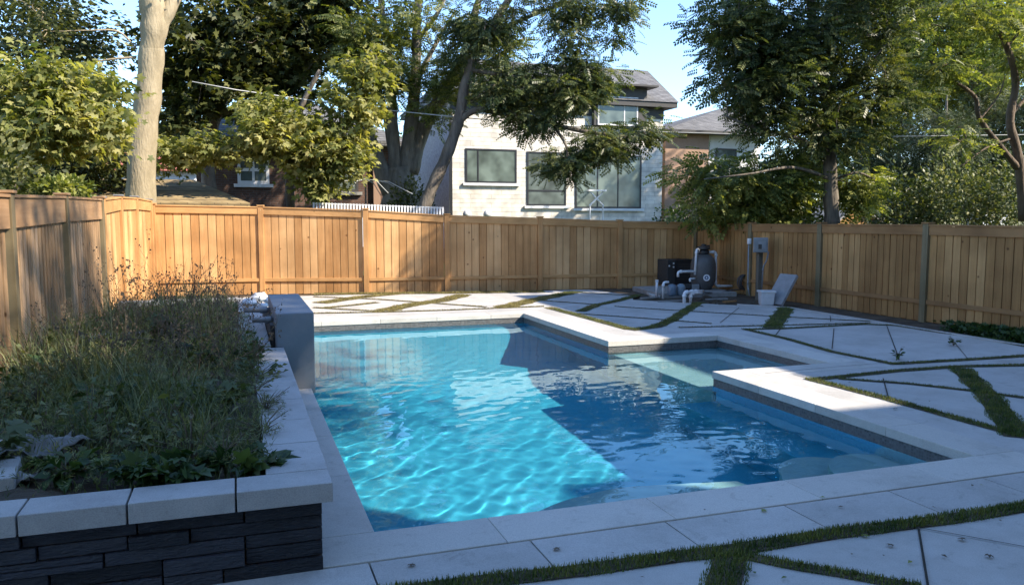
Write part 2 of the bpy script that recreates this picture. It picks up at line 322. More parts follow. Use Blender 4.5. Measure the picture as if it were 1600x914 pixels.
def tree(name,label,limbs,blobs,kind,size,ncl,per,leafm,barkm,cat='tree',group=None,spread=.32,droop=.35,twig=.012,up=.5,shell=.35,seed=1,base=None):
    """limbs: polylines [(x,y,z,r)..]; blobs: (centre, (rx,ry,rz), weight).  Clusters of leaves hang on twigs that branch off the limbs."""
    r=np.random.default_rng(seed)
    b=base or (limbs[0][0][0],limbs[0][0][1],0)
    t=thing(name,b,label,cat,group)
    mb=MB(); P=[];PR=[]
    for L in limbs:
        pts=[Vector(p[:3]) for p in L]; rad=[p[3] for p in L]; out=[];ro=[]
        for i in range(len(pts)-1):
            p0=pts[max(i-1,0)];p1=pts[i];p2=pts[i+1];p3=pts[min(i+2,len(pts)-1)]
            for k in range(5):
                u=k/5; out.append(.5*((2*p1)+(p2-p0)*u+(2*p0-5*p1+4*p2-p3)*u*u+(3*p1-p0-3*p2+p3)*u**3)); ro.append(rad[i]*(1-u)+rad[i+1]*u)
        out.append(pts[-1]); ro.append(rad[-1])
        jit=[1+.07*math.sin(i*1.7+len(L)) for i in range(len(ro))]
        mb.tube(out,[a*c for a,c in zip(ro,jit)],10)
        for p,q in list(zip(out,ro))[2:]: P.append(tuple(p)); PR.append(q)
    W=np.array([x[2] for x in blobs],float); W/=W.sum()
    C=[];
    for i,bl in enumerate(blobs):
        k=int(round(ncl*W[i])); d=r.normal(size=(k,3)); d/=np.linalg.norm(d,axis=1,keepdims=True)
        rr=(shell+(1-shell)*r.random(k)**.6)[:,None]*(.85+.3*r.random(k))[:,None]
        C.append(np.array(bl[0])+d*rr*np.array(bl[1]))
    C=np.concatenate(C) if C else np.zeros((0,3))
    tw=mb; pos=[];dr=[]
    nodes=list(P); NA=np.array(nodes) if nodes else np.zeros((0,3))
    order=np.argsort([np.min(np.linalg.norm(NA-c,axis=1)) for c in C]) if len(C) else []
    for q in order:
        c=C[q]; dd=np.linalg.norm(NA-c,axis=1)+ .6*np.maximum(0,NA[:,2]-c[2]); j=int(np.argmin(dd)); a=NA[j]
        L=np.linalg.norm(c-a); n_=3
        mid=[a+(c-a)*u+np.array([0,0,.12*L*math.sin(math.pi*u)])+r.normal(size=3)*.04*L*(0<u<1) for u in (0,.33,.66,1)]
        r0=min(.045,twig*(1+L*.6)); tw.tube([Vector(p) for p in mid],[r0,r0*.8,r0*.55,r0*.25],4,False)
        NA=np.vstack([NA,mid[2:]])
        u=r.random(per)**.6; dirc=(c-a)/max(L,1e-3)
        base_=c+(u[:,None]-.65)*dirc*spread*2.2
        o=r.normal(size=(per,3))*spread*np.array([.8,.8,.5]); pos.append(base_+o+np.array([0,0,-.1*droop]))
        dv=o/spread+dirc*.6+r.normal(size=(per,3))*.5; dv[:,2]=dv[:,2]*.5-droop; dr.append(dv)
    mb.build('trunk',barkm,t,smooth=True)
    if len(C):
        pos=np.concatenate(pos);dr=np.concatenate(dr); T,TF=KIND[kind]
        Rm=rot_from(dr,r.normal(size=len(pos))*.8); V,Fs=stamp(T,TF,pos,Rm,size*(.65+.6*r.random(len(pos))))
        np_mesh('crown',V,Fs,4,leafm,t)
    return t
def W3(px,py,Y,rpx=0):
    p=AT(px,py,Y); dep=math.sin(YAW)*p.x+math.cos(YAW)*p.y; return (p.x,p.y,p.z,rpx*dep/F)
def BL(px,py,Y,rx,ry,rd,wt=1):
    """blob measured in the photo: centre pixel at depth Y, half sizes in pixels, depth half size in metres"""
    p=AT(px,py,Y); dep=math.sin(YAW)*p.x+math.cos(YAW)*p.y; k=dep/F; return ((p.x,p.y,p.z),(rx*k,rd,ry*k),wt)

# ---------------------------------------------------------------- ground and pool
PX0,PX1,PXB=.66,4.98,6.6; PY0,PYJ,PYS,PY1=4.24,7.63,10.0,13.5; PXF=4.84
WL=-.165; DEEP=-1.75
def sheet(rects,z,name,mat,kind='structure'):
    mb=MB()
    for x0,x1,y0,y1 in rects: mb.add([(x0,y0,z),(x1,y0,z),(x1,y1,z),(x0,y1,z)],[(0,1,2,3)])
    o=mb.build(name,mat); tag(o,kind=kind); return o
B=.1
tag(sheet([(-150,150,-150,3.9),(-150,.5,3.9,13.7),(6.9,150,3.9,13.7),(-150,150,13.7,150)],-.10,'ground',M['lawn']),'green lawn beyond the yard','ground')
sheet([(-2.2,.45,3.9,13.7),(6.8,11.3,3.6,13.7),(-2.2,11.3,13.7,20)],-.035,'soil_bed',M['soil'])
# paving: slabs of pale stone around the pool (pool and coping left out)
cw=.37
ox0,oy0=PX0-cw,PY0-cw
rects=[(-9,9.9,-1,3.41),(PX1+cw+.004,9.9,3.41,PYJ-cw+.0),(PXB+cw+.004,9.9,PYJ-cw,12.7)]
mbp=MB()
def slab(pts,z=0.0,t=.05):
    a=sum(pts[i][0]*pts[(i+1)%len(pts)][1]-pts[(i+1)%len(pts)][0]*pts[i][1] for i in range(len(pts)))
    if a<0: pts=pts[::-1]
    mbp.prism(pts,z-t,z)
for x0,x1,y0,y1 in rects: slab([(x0,y0),(x1,y0),(x1,y1),(x0,y1)])
# the row of slabs between the coping and the turf line
xs=[-1.2, 0.57, 1.42, 2.23, 3.03, 3.81, 4.59, 5.34, 6.09, 6.84, 7.59]
for a,b_ in zip(xs[:-1],xs[1:]): slab([(a+.005,3.415),(b_-.005,3.415),(b_-.005,PY0-cw-.022),(a+.005,PY0-cw-.022)],.004)
for x0,x1,y0,y1 in [(PXF+cw+.004,9.9,PYS+cw+.004,14.0),(.2,9.0,PY1+cw+.004,14.6),(.0,10.4,14.604,18.2)]:
    pass
slab([(PXF+cw+.004,PYS+cw+.004),(PXB+cw,PYS+cw+.004),(PXB+cw,14.2),(PXF+cw+.004,14.2)])
slab([(.1,PY1+cw+.004),(PXF+cw+.0,PY1+cw+.004),(PXF+cw+.0,14.2),(.1,14.2)])
slab([(PXB+cw+.004,12.704),(9.88,12.704),(9.28,13.45),(8.6,14.2),(PXB+cw+.004,14.2)]); slab([(.1,14.204),(8.58,14.204),(7.85,15.05),(8.3,15.9),(8.0,17.6),(.1,18.3)])
paving=mbp.build('paving',M['paver']); tag(paving,'pale grey stone slab paving around the pool','paving',kind='structure')
# kerb of pale stone along the right edge
k=MB(); k.box(9.905,9.99,3.6,12.72,-.05,.02); k.prism([(9.905,12.723),(9.99,12.723),(9.36,13.50),(9.30,13.44)],-.05,.02); kk=k.build('kerb',M['paver'],bevel=.004); tag(kk,kind='structure')

def strip_pts(pts,wd):
    L=[];Rr=[]
    for i,p in enumerate(pts):
        a=Vector(pts[max(i-1,0)]);b_=Vector(pts[min(i+1,len(pts)-1)]); t=(b_-a).normalized(); n_=Vector((-t.y,t.x))*wd/2
        L.append(Vector(p)+n_);Rr.append(Vector(p)-n_)
    return L,Rr
def strip(mb,pts,wd,z):
    L,Rr=strip_pts(pts,wd); n_=len(pts)
    mb.add([(p.x,p.y,z) for p in L]+[(p.x,p.y,z) for p in Rr],[(i,n_+i,n_+i+1,i+1) for i in range(n_-1)])
# turf lines measured on the ground: pixel polyline, width m, blade height, dryness
TURF=[([(560,935),(725,912),(900,893),(1060,870),(1130,862),(1300,835),(1480,812),(1600,793),(1720,777)],.10,.030),
 ([(1142,868),(1137,890),(1125,935)],.13,.030),
 ([(1150,866),(1240,885),(1320,898),(1440,920)],.07,.028),
 ([(1262,592),(1380,622),(1480,650),(1600,683)],.09,.028),
 ([(1275,593),(1400,580),(1500,573),(1650,570)],.09,.02),
 ([(1310,592),(1420,600),(1510,610),(1600,622)],.06,.02),
 ([(1500,576),(1545,620),(1592,684)],.17,.03),
 ([(1165,515),(1230,530),(1300,550),(1400,570)],.08,.02),
 ([(1395,569),(1500,563),(1640,554)],.09,.02),
 ([(1160,515),(1220,514),(1350,507),(1400,509),(1470,520),(1540,530),(1620,545)],.08,.02),
 ([(1060,512),(1200,509),(1360,505)],.05,.016),([(900,490),(1025,499),(1112,506)],.05,.014),([(960,479),(1050,485),(1200,494),(1370,503)],.05,.014),
 ([(985,516),(1025,511),(1050,500),(1092,473)],.16,.025),([(857,481),(907,494),(985,515)],.14,.025),([(907,487),(932,477),(962,471),(1000,461)],.16,.022),
 ([(835,469),(930,476)],.06,.014),([(900,457),(1000,463)],.06,.014),([(1230,481),(1205,513)],.22,.03),
 ([(490,464),(590,468),(660,473),(760,480)],.08,.02),([(490,481),(540,484),(600,487)],.08,.02),([(600,486),(640,477),(690,470),(725,461)],.30,.025),([(785,481),(830,470),(900,456)],.30,.025),([(500,474),(560,465),(620,459)],.30,.025),([(500,482),(545,478),(590,473)],.12,.02),
 ([(490,490),(600,488),(700,485),(850,479)],.09,.02),([(490,460),(700,458),(850,456)],.30,.03)]
tb=MB(); bp=[];bh=[]
for pts,wd,hh in TURF:
    q=[G(*p) for p in pts]; wd*=1.3; strip(tb,q,wd*.95,.0075)
    for a,b_ in zip(q[:-1],q[1:]):
        a=np.array(a);b_=np.array(b_);L=np.linalg.norm(b_-a); dist=max(3,np.linalg.norm((a+b_)/2)); n_=int(L*wd*min(15000,80000/dist))
        u=rng.random(n_)[:,None]; t=(b_-a)/max(L,1e-6); nn=np.array([-t[1],t[0]])
        off=(rng.random(n_)-.5)*wd*1.12*(1+.18*np.sin(u[:,0]*L*9)); p=a+(b_-a)*u+nn*off[:,None]
        bp.append(p); bh.append(np.full(n_,hh*.9)*(.5+.8*rng.random(n_))*np.clip(1.25-np.abs(off)/wd,.4,1.2))
o=tb.build('turf_soil',M['soil']); tag(o,'dark soil of the turf joints','soil',kind='structure')
bp=np.concatenate(bp);bh=np.concatenate(bh)
def blades(name,pos,hgt,wid,mat,parent=None,lean=.6,label=None):
    n_=len(pos); th=rng.random(n_)*2*math.pi; c,s=np.cos(th),np.sin(th); Rm=np.zeros((n_,3,3)); Rm[:,0,0]=c*wid;Rm[:,1,0]=s*wid;Rm[:,0,1]=-s*hgt*lean;Rm[:,1,1]=c*hgt*lean;Rm[:,2,2]=hgt
    V=np.einsum('nij,kj->nki',Rm,BLADE)+pos[:,None,:]
    Fs=(BLADE_F[None]+(np.arange(n_)*8)[:,None,None]).reshape(-1,4)
    return np_mesh(name,V.reshape(-1,3),Fs,4,mat,parent)
M['drygrass']=leaf_mat('dry_turf',(.10,.09,.03),(.22,.19,.07),(.38,.33,.14),.7,.25,4)
far=(bp[:,1]>13.9)&(bp[:,0]<6.6); g2_=blades('grass',np.column_stack([bp[far],np.full(far.sum(),.005)]),bh[far],np.full(far.sum(),.007),M['drygrass'],lean=.8); tag(g2_,'dry yellow turf growing between the far slabs','grass',kind='stuff')
bp=bp[~far];bh=bh[~far]
g_=blades('grass',np.column_stack([bp,np.full(len(bp),.005)]),bh,np.full(len(bp),.0045),M['grass'],lean=.7)
tag(g_,'short turf growing in crossing lines between the paving slabs','grass',kind='stuff')
# open joints between slabs
JN=[([(1435,826),(1452,930)],.012),([(1435,826),(1520,841),(1620,859)],.008),
 ([(1380,592),(1388,622)],.012),([(1303,514),(1300,546)],.012),([(1385,508),(1405,562)],.012),([(1485,528),(1512,561)],.008),([(1155,481),(1125,505)],.012),([(1220,514),(1212,524)],.015),([(1298,503),(1297,494)],.012),
 ([(1195,584),(1270,577),(1400,566)],.008)]
jb=MB()
for pts,wd in JN: strip(jb,[G(*p) for p in pts],wd,.0085)
for x,y0,y1 in [(PX1+cw+.38,3.9,7.2)]: jb.add([(x-.004,y0,.0045),(x+.004,y0,.0045),(x+.004,y1,.0045),(x-.004,y1,.0045)],[(0,1,2,3)])
o=jb.build('paving_joints',M['joint']); tag(o,'dark joints between slabs','joint',kind='structure')

# pool
inner=[(PX0,PY0),(PX1,PY0),(PX1,PYJ),(PXB,PYJ),(PXB,PYS),(PXF,PYS),(PXF,PY1),(PX0,PY1)]
pool=thing('swimming_pool',(PX0,PY0,0),'l-shaped swimming pool of plaster tinted water blue with cream stone coping','swimming pool')
cp=MB(); e=.02; g2=.0025; T0=-.075; T1=.0045
def run(x0,x1,y0,y1,along,n_):
    for i in range(n_):
        if along=='x':
            a=x0+(x1-x0)*i/n_; b_=x0+(x1-x0)*(i+1)/n_; cp.box(a+g2/2,b_-g2/2,y0,y1,T0,T1)
        else:
            a=y0+(y1-y0)*i/n_; b_=y0+(y1-y0)*(i+1)/n_; cp.box(x0,x1,a+g2/2,b_-g2/2,T0,T1)
run(PX0-cw,PX1+cw,PY0-cw,PY0,'x',5)
run(PX0-cw,PX0,PY0,PY1,'y',9)
run(PX0-cw,PXF+cw,PY1,PY1+cw,'x',5)
run(PX1,PX1+cw,PY0,PYJ-0,'y',4)
run(PX1+cw,PXB+cw,PYJ-cw,PYJ,'x',2)
run(PXB,PXB+cw,PYJ,PYS+cw,'y',3)
run(PXF,PXB,PYS,PYS+cw,'x',2)
run(PXF,PXF+cw,PYS+cw,PY1,'y',4)
cp.build('coping',M['coping'],pool,bevel=.006)
# shell: the walls stand 12 mm behind the coping lip
def wall_loop(pts,z0,z1,mb,off=.012):
    n_=len(pts)
    for i in range(n_):
        a=pts[i];b_=pts[(i+1)%n_]; mb.add([(a[0],a[1],z0),(b_[0],b_[1],z0),(b_[0],b_[1],z1),(a[0],a[1],z1)],[(0,1,2,3)])
def outset(pts,d):
    n_=len(pts);out=[]
    for i in range(n_):
        p0=Vector(pts[i-1]);p1=Vector(pts[i]);p2=Vector(pts[(i+1)%n_]); t1=(p1-p0).normalized();t2=(p2-p1).normalized()
        out.append((p1.x+t1.y*d+t2.y*d,p1.y-t1.x*d-t2.x*d))
    return out
wl=outset(inner,.012)
tbm=MB(); wall_loop(wl,-.30,T0-.0,tbm); tbm.build('tile_band',M['tile'],pool)
sh=MB()
wall_loop(outset(inner,.016),DEEP-.01,-.295,sh)
def floor_z(y): u=min(1,max(0,(y-9.6)/(PY1-9.6))); return DEEP+(1.2)*u*u*(3-2*u)
ys_=[PY0-.1+(PY1+.2-PY0)*i/60 for i in range(61)]
sh.add([(x,y,floor_z(y)) for y in ys_ for x in (PX0-.1,PXB+.1)],[(2*i,2*i+1,2*i+3,2*i+2) for i in range(60)])
shell=sh.build('shell',M['plaster'],pool,caust=True)
SH=MB(); SH.box(PX1-.02,PXB+.05,PYJ-.05,PYS+.05,DEEP-.005,-.40); SH.build('shelf',M['shelfp'],pool,caust=True,bevel=.02)
# rounded bench along the near wall and round corner steps
def rounded(cx,cy,rx,ry,z0,z1,a0=0,a1=180,n_=28):
    return [(cx+rx*math.cos(R_(a0+(a1-a0)*i/n_)),cy+ry*math.sin(R_(a0+(a1-a0)*i/n_))) for i in range(n_+1)]
bench=MB()
pts=[(3.75,PY0-.03),(3.5,5.0),(2.7,5.16)]+[(2.7+1.25*math.cos(R_(a)),PY0-.03+.95*math.sin(R_(a))) for a in range(95,181,6)]
bench.prism(pts,DEEP-.005,-.46); bench.build('bench',M['shelfp'],pool,caust=True)
wbench=MB(); wbench.box(PX1-.42,PX1+.05,PY0-.03,PYJ-.0,DEEP-.006,-.85); wbench.build('bench',M['plaster'],pool,caust=True,bevel=.03)
s1=MB(); s1.prism(rounded(4.72,PY0-.03,.56,1.04,0,0),DEEP-.004,-.45); s1.build('step',M['shelfp'],pool,caust=True)
s1=MB(); s1.prism(rounded(4.5,PY0-.03,.66,1.34,0,0),DEEP-.003,-.74); s1.build('step',M['shelfp'],pool,caust=True)

# water: a closed body whose sides run 3 cm into the shell; its top is a rippled grid
def water():
    m,n,l,b=new_mat('water')
    n.remove(b); gl=n.new('ShaderNodeBsdfGlass'); gl.inputs['IOR'].default_value=1.33; gl.inputs['Roughness'].default_value=0; 
    gl.inputs['Color'].default_value=(.74,.96,1,1)
    l.new(gl.outputs[0],n['Material Output'].inputs['Surface'])
    X0,X1,Y0,Y1=PX0-.005,PXB+.008,PY0-.005,PY1+.005; st=.021
    nx=int((X1-X0)/st)+1; ny=int((Y1-Y0)/st)+1
    xs_=np.linspace(X0,X1,nx); ys_=np.linspace(Y0,Y1,ny); X,Y=np.meshgrid(xs_,ys_,indexing='ij')
    Z=np.zeros_like(X); rr=np.random.default_rng(3)
    for i in range(70):
        lam=rr.uniform(.17,.36)if i<46 else rr.uniform(.11,.18); th=rr.normal(R_(118),.42)if i<50 else rr.random()*6.28; kx,ky=2*math.pi/lam*math.cos(th),2*math.pi/lam*math.sin(th)
        Z+=.000145*(lam/.25)**1.5*np.sin(kx*X+ky*Y+rr.random()*6.28+ .9*np.sin(.9*X+1.3*Y*rr.random()+i))
    Z*=(.6+.4*np.sin(.8*X-.5*Y+1.)**2)*(.38+.62/(1+np.exp((Y-8.2)/.8)))*(.62+.38/(1+np.exp((X-3.4)/.3)))
    def inside(i,j):
        x=(xs_[i]+xs_[i+1])/2;y=(ys_[j]+ys_[j+1])/2
        return x<PXF+.01 or (y<PYJ+.005 and x<PX1+.01) or (PYJ-.01<y<PYS+.01)
    V=np.column_stack([X.ravel(),Y.ravel(),(Z+WL).ravel()]); N=len(V)
    idx=np.arange(N).reshape(nx,ny); ins=np.array([[inside(i,j) for j in range(ny-1)] for i in range(nx-1)])
    VB=V.copy(); VB[:,2]=DEEP-.03
    Fs=[]
    I,J=np.nonzero(ins)
    Fs.append(np.column_stack([idx[I,J],idx[I+1,J],idx[I+1,J+1],idx[I,J+1]]))
    Fs.append(np.column_stack([idx[I,J],idx[I,J+1],idx[I+1,J+1],idx[I+1,J]])+N)
    pad=np.pad(ins,1)
    sd_=[]
    for i,j in zip(I,J):
        a,b_,c,d=idx[i,j],idx[i+1,j],idx[i+1,j+1],idx[i,j+1]
        if not pad[i+1,j]: sd_.append((b_,a,a+N,b_+N))
        if not pad[i+1,j+2]: sd_.append((d,c,c+N,d+N))
        if not pad[i,j+1]: sd_.append((a,d,d+N,a+N))
        if not pad[i+2,j+1]: sd_.append((c,b_,b_+N,c+N))
    Fs.append(np.array(sd_)); Fs=np.concatenate(Fs); VV=np.concatenate([V,VB])
    used=np.unique(Fs); mp=-np.ones(len(VV),int); mp[used]=np.arange(len(used))
    o=np_mesh('water',VV[used],mp[Fs],4,m,None,smooth=True)
    # flat shading for the sides so the top keeps its own normals
    me=o.data; nz=np.array([p.normal.z for p in me.polygons]); me.polygons.foreach_set('use_smooth',(nz>.5))
    e_=[ed.index for ed in me.edges]; 
    at=me.attributes.new('sharp_edge','BOOLEAN','EDGE')
    co=np.zeros(len(me.vertices)*3); me.vertices.foreach_get('co',co); co=co.reshape(-1,3); ev=np.zeros(len(me.edges)*2,int); me.edges.foreach_get('vertices',ev); ev=ev.reshape(-1,2)
    cnt=np.zeros(len(me.edges),int); sidee=np.zeros(len(me.edges),bool)
    lp=np.zeros(len(me.loops),int); me.loops.foreach_get('edge_index',lp); lp=lp.reshape(-1,4)
    for f_ in range(len(lp)):
        if abs(nz[f_])<.5: sidee[lp[f_]]=True
    at.data.foreach_set('value',sidee)
    o.cycles.is_caustics_caster=True
    tag(o,'clear blue rippled water filling the pool','water',kind='structure'); return o
water()

# ---------------------------------------------------------------- fences
def fence(name,pts,posts_h,label,bm,hm,pm,style='board',fascia=.15,zb=-.03,bw=.14,side=1,capm=None,postw=.12,group=None,broken=None,bot=True):
    """pts: ground points of the posts, posts_h: fence-top height at each. side: which side (left of direction = +1) the yard lies on"""
    t=thing(name,(pts[0][0],pts[0][1],0),label,'fence',group)
    for i,p in enumerate(pts):
        h=posts_h[i]; d=(Vector(pts[min(i+1,len(pts)-1)])-Vector(pts[max(i-1,0)])).normalized(); a=math.atan2(d.y,d.x)
        Mx=Matrix.Translation((p[0],p[1],0))@Matrix.Rotation(a,4,'Z'); k=postw/2
        m=MB(); m.box(-k,k,-k,k,-.1,h+.035,Mx); m.build('post',pm,t,bevel=.006)
        m=MB(); m.box(-k-.018,k+.018,-k-.018,k+.018,h+.036,h+.062,Mx); m.build('post_cap',capm or hm,t,bevel=.005)
    for i in range(len(pts)-1):
        a=Vector(pts[i]);b_=Vector(pts[i+1]); L=(b_-a).length; d=(b_-a)/L; ang=math.atan2(d.y,d.x)
        Mx=Matrix.Translation((a.x,a.y,0))@Matrix.Rotation(ang,4,'Z'); h0,h1=posts_h[i],posts_h[i+1]; k=postw/2+.002
        def sl(x): return h0+(h1-h0)*x/L
        m=MB(); x=k
        n_=max(1,int(round((L-2*k)/(bw)))); st=(L-2*k)/n_
        for j in range(n_):
            x0=k+j*st; yy=side*(.004*random.random()); w_=st-.014
            if style=='slat': w_=st*.66; yy=0
            v=[(x0,yy-.009,zb+.02*random.random()),(x0+w_,yy-.009,zb+.02*random.random()),(x0+w_,yy+.009,zb),(x0,yy+.009,zb)]
            zt0,zt1=sl(x0)-.03,sl(x0+w_)-.03
            V=[Mx@Vector(q) for q in v]+[Mx@Vector((q[0],q[1],zt0 if q[0]==x0 else zt1)) for q in v]
            m.add(V,[(0,3,2,1),(4,5,6,7),(0,1,5,4),(1,2,6,5),(2,3,7,6),(3,0,4,7)])
        if True:
            for j in range(n_-1):
                x0=k+(j+.72)*st; x1=x0+st*.56; q0,q1=sorted((-side*.03,-side*.045) if style!='slat' else (-side*.085,-side*.10)); x1=x0+st*(.56 if style!='slat' else .30); x0-=0; V=[Mx@Vector(q) for q in ((x0,q0,zb),(x1,q0,zb),(x1,q1,zb),(x0,q1,zb),(x0,q0,sl(x0)-.04),(x1,q0,sl(x1)-.04),(x1,q1,sl(x1)-.04),(x0,q1,sl(x0)-.04))]
                m.add(V,[(0,3,2,1),(4,5,6,7),(0,1,5,4),(1,2,6,5),(2,3,7,6),(3,0,4,7)])
        m.build('board_panel',bm,t)
        def rail(z0a,z1a,y0,y1,nm):
            mm=MB(); V=[]
            for zz in (z0a,z1a):
                for (x,y) in ((k,y0),(L-k,y0),(L-k,y1),(k,y1)): V.append(Mx@Vector((x,y,(sl(x)+zz) if zz<=.2 else zz-10)))
            mm.add(V,[(0,3,2,1),(4,5,6,7),(0,1,5,4),(1,2,6,5),(2,3,7,6),(3,0,4,7)]); mm.build(nm,hm,t,bevel=.004)
        ya,yb=sorted((side*.016,side*.042))
        rail(-fascia,-.004,ya,yb,'top_rail')
        ca,cb=sorted((-side*.05,side*.06)); rail(-.002,.026,ca,cb,'top_cap')
        if bot: rail(10.27,10.345,ya,yb,'bottom_rail')
    return t
backp=[(-1.75,19.35),(.52,19.18),(2.8,18.55),(4.66,18.33),(6.92,18.12),(8.97,17.95),(10.95,17.72)]
def hgt(px,py,p): 
    dep=math.sin(YAW)*p[0]+math.cos(YAW)*p[1]; return H-(py-HZ)/F*dep
bh_=[hgt(250,322,backp[0]),hgt(411,325,backp[1]),hgt(575,330,backp[2]),hgt(697,338,backp[3]),hgt(845,342,backp[4]),hgt(962,347,backp[5]),hgt(1070,349,backp[6])]
fence('board_fence',backp,bh_,'sunlit honey coloured cedar board fence across the back of the yard',M['cedar'],M['cedar_h'],M['cedar'],side=-1,bw=.175)
rightp=[(10.95,17.60),(10.93,15.3),(10.95,13.05),(10.93,10.44),(10.93,8.0),(10.93,5.6)]
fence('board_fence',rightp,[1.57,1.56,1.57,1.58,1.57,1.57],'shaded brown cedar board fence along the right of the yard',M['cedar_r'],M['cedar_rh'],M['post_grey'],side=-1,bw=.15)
leftp=[(-1.9,5.6),(-1.9,8.05),(-1.9,10.46),(-1.9,13.1)]
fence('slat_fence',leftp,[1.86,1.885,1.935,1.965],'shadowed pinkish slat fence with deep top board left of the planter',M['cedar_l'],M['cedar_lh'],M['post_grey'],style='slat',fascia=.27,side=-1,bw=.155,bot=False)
fence('board_fence',[(-1.9,13.25),(-1.9,15.2),(-1.86,17.1),(-1.8,19.2)],[1.97,2.05,2.08,2.07],'short honey coloured board fence joining slat fence and back fence',M['cedar'],M['cedar_h'],M['cedar'],fascia=.2,side=-1,bw=.175,capm=M['greylt'])

# ---------------------------------------------------------------- raised planter
pl=thing('raised_planter',(.1,3.9,0),'dark slate block planter with pale stone caps in the near left corner','planter')
m=MB(); rnd=random.Random(5)
z=-.03; hs=[.10,.075,.065,.065,.063]
for r_,hh in enumerate(hs):
    x=.352; 
    while x>-4:
        L=rnd.choice([.26,.36,.46,.6]); x0=x-L; q=rnd.uniform(0,.03)
        if rnd.random()<.22:
            m.box(x0+.004,x-.004,3.872-q,4.0,z+.003,z+hh*.5-.002); m.box(x0+.004,x-.004,3.872-rnd.uniform(0,.022),4.0,z+hh*.5+.002,z+hh-.003)
        else: m.box(x0+.004,x-.004,3.872-q,4.0,z+.003,z+hh-.003)
        x=x0
    z+=hh
topz=z
x=0
yy=4.0
while yy<13.4:
    L=rnd.choice([.3,.42,.5]); zz=-.03
    for hh in hs: m.box(.2,.352+rnd.uniform(-.008,.008),yy+.004,min(13.4,yy+L)-.004,zz+.003,zz+hh-.003); zz+=hh
    yy+=L
m.build('wall',M['slate'],pl,bevel=.003)
c=MB(); zc0,zc1=topz+.003,.438
for x0,x1 in [(-3.2,-2.74),(-2.735,-2.3),(-2.295,-1.85),(-1.845,-1.4),(-1.395,-.935),(-.93,-.505),(-.50,-.045),(-.04,.402)]:
    y1=4.06
    c.box(x0+.002,x1-.002,3.832,y1,zc0,zc1-.002*rnd.random())
for y0,y1 in [(4.065,4.6),(4.605,5.15),(5.155,5.75),(5.755,6.35),(6.355,6.95),(6.955,7.55),(7.555,8.14)]: c.box(.10,.402,y0+.002,y1-.002,zc0,zc1-.002*rnd.random())
for y0,y1 in [(8.145,8.8),(8.805,9.5),(9.505,10.2),(10.205,10.9),(10.905,11.7),(11.705,12.5),(12.505,13.3)]: c.box(-.02,.28,y0+.002,y1-.002,zc0,zc1+.02)
for x0,x1 in [(-1.7,-1.1),(-1.095,-.6),(-.595,-.025)]: c.box(x0,x1,9.3,9.55,zc0,zc1+.03); c.box(x0,x1,13.0,13.3,zc0,zc1+.03)
c.build('cap',M['cap'],pl,bevel=.004)
so_=MB(); 
nx_,ny_=20,60
V=[];Fc=[]
for i in range(nx_+1):
    for j in range(ny_+1):
        x=-1.86+2.1*i/nx_; y=3.96+9.3*j/ny_; V.append((x,y,.36+.05*math.sin(3*x+1.3*y)+.03*rnd.random()))
for i in range(nx_):
    for j in range(ny_): a=i*(ny_+1)+j; Fc.append((a,a+ny_+1,a+ny_+2,a+1))
so_.add(V,Fc); so_.build('planting_soil',M['soil'],pl,smooth=True)
lc=MB(); Mx=Matrix.Translation((-1.14,4.28,0))@Matrix.Rotation(R_(8),4,'Z'); lc.box(-.28,.10,0,.42,.36,.475,Mx); lc.box(-.28,.10,.43,.8,.36,.475,Mx); 
o=lc.build('loose_cap_stone',M['cap'],None,bevel=.008); tag(o,'pale loose cap stones lying inside the planter at the left edge','stone block')

# crumpled sheet half buried in the weeds
def crumple(name,cx,cy,cz,sx,sy,rz,label,amp=.05,mat='sheet'):
    V=[];Fc=[];n1,n2=26,18; rr=random.Random(int(cx*100)); ph=[rr.random()*6 for _ in range(6)]
    for i in range(n1+1):
        for j in range(n2+1):
            u,v=i/n1-.5,j/n2-.5; x,y=u*sx*(1+.12*math.sin(5*v+ph[0])),v*sy*(1+.15*math.sin(6*u+ph[1]))
            z=amp*(math.sin(9*u+4*v+ph[2])+.6*abs(math.sin(13*v-6*u+ph[3]))+.5*abs(math.sin(17*u+ph[4])))+rr.uniform(-.1,.1)*amp
            V.append((cx+x*math.cos(rz)-y*math.sin(rz),cy+x*math.sin(rz)+y*math.cos(rz),cz+z))
    for i in range(n1):
        for j in range(n2): a=i*(n2+1)+j; Fc.append((a,a+n2+1,a+n2+2,a+1))
    b=MB().add(V,Fc); o=b.build(name,M[mat],None,smooth=True); s_=o.modifiers.new('s','SOLIDIFY'); s_.thickness=.004
    tag(o,label,'sheet'); return o
p=G(55,690,.5); crumple('crumpled_sheet',p[0],p[1],.455,.46,.30,R_(30),'crumpled pale landscape sheet beside the loose cap stones',.035)
p=G(20,728,.5); crumple('crumpled_sheet',p[0],p[1],.43,.2,.14,R_(5),'small scrap of pale sheet in front of the larger crumpled sheet',.02)

# water feature block
wf=thing('water_feature',(.5,9.2,0),'grey blue rendered water feature block standing at the pool edge','water feature')
m=MB(); y0,y1=8.15,10.25
prof=[(.335,.0),(.70,.0),(.70,.70),(.695,.765),(.68,.775),(.335,.775)]
m.box(.335,.70,y0,y1,-.05,.772); m.build('block',M['wfall'],wf,bevel=.012)
m=MB(); m.box(.29,.332,8.45,10.1,.1,.62); m.build('back_plate',M['dark'],wf,bevel=.004)
for yy,zz,L in ((8.75,.64,.22),(9.55,.66,.3)):
    m=MB(); m.tube([(.34,yy,zz),(.34-L,yy,zz+.005)],.03,14); o=m.build('pipe_stub',M['greylt'],wf,smooth=True)
    m=MB(); m.tube([(.34-L*.15,yy,zz),(.34-L*.4,yy,zz)],.038,14); m.build('collar',M['greylt'],o,smooth=False)

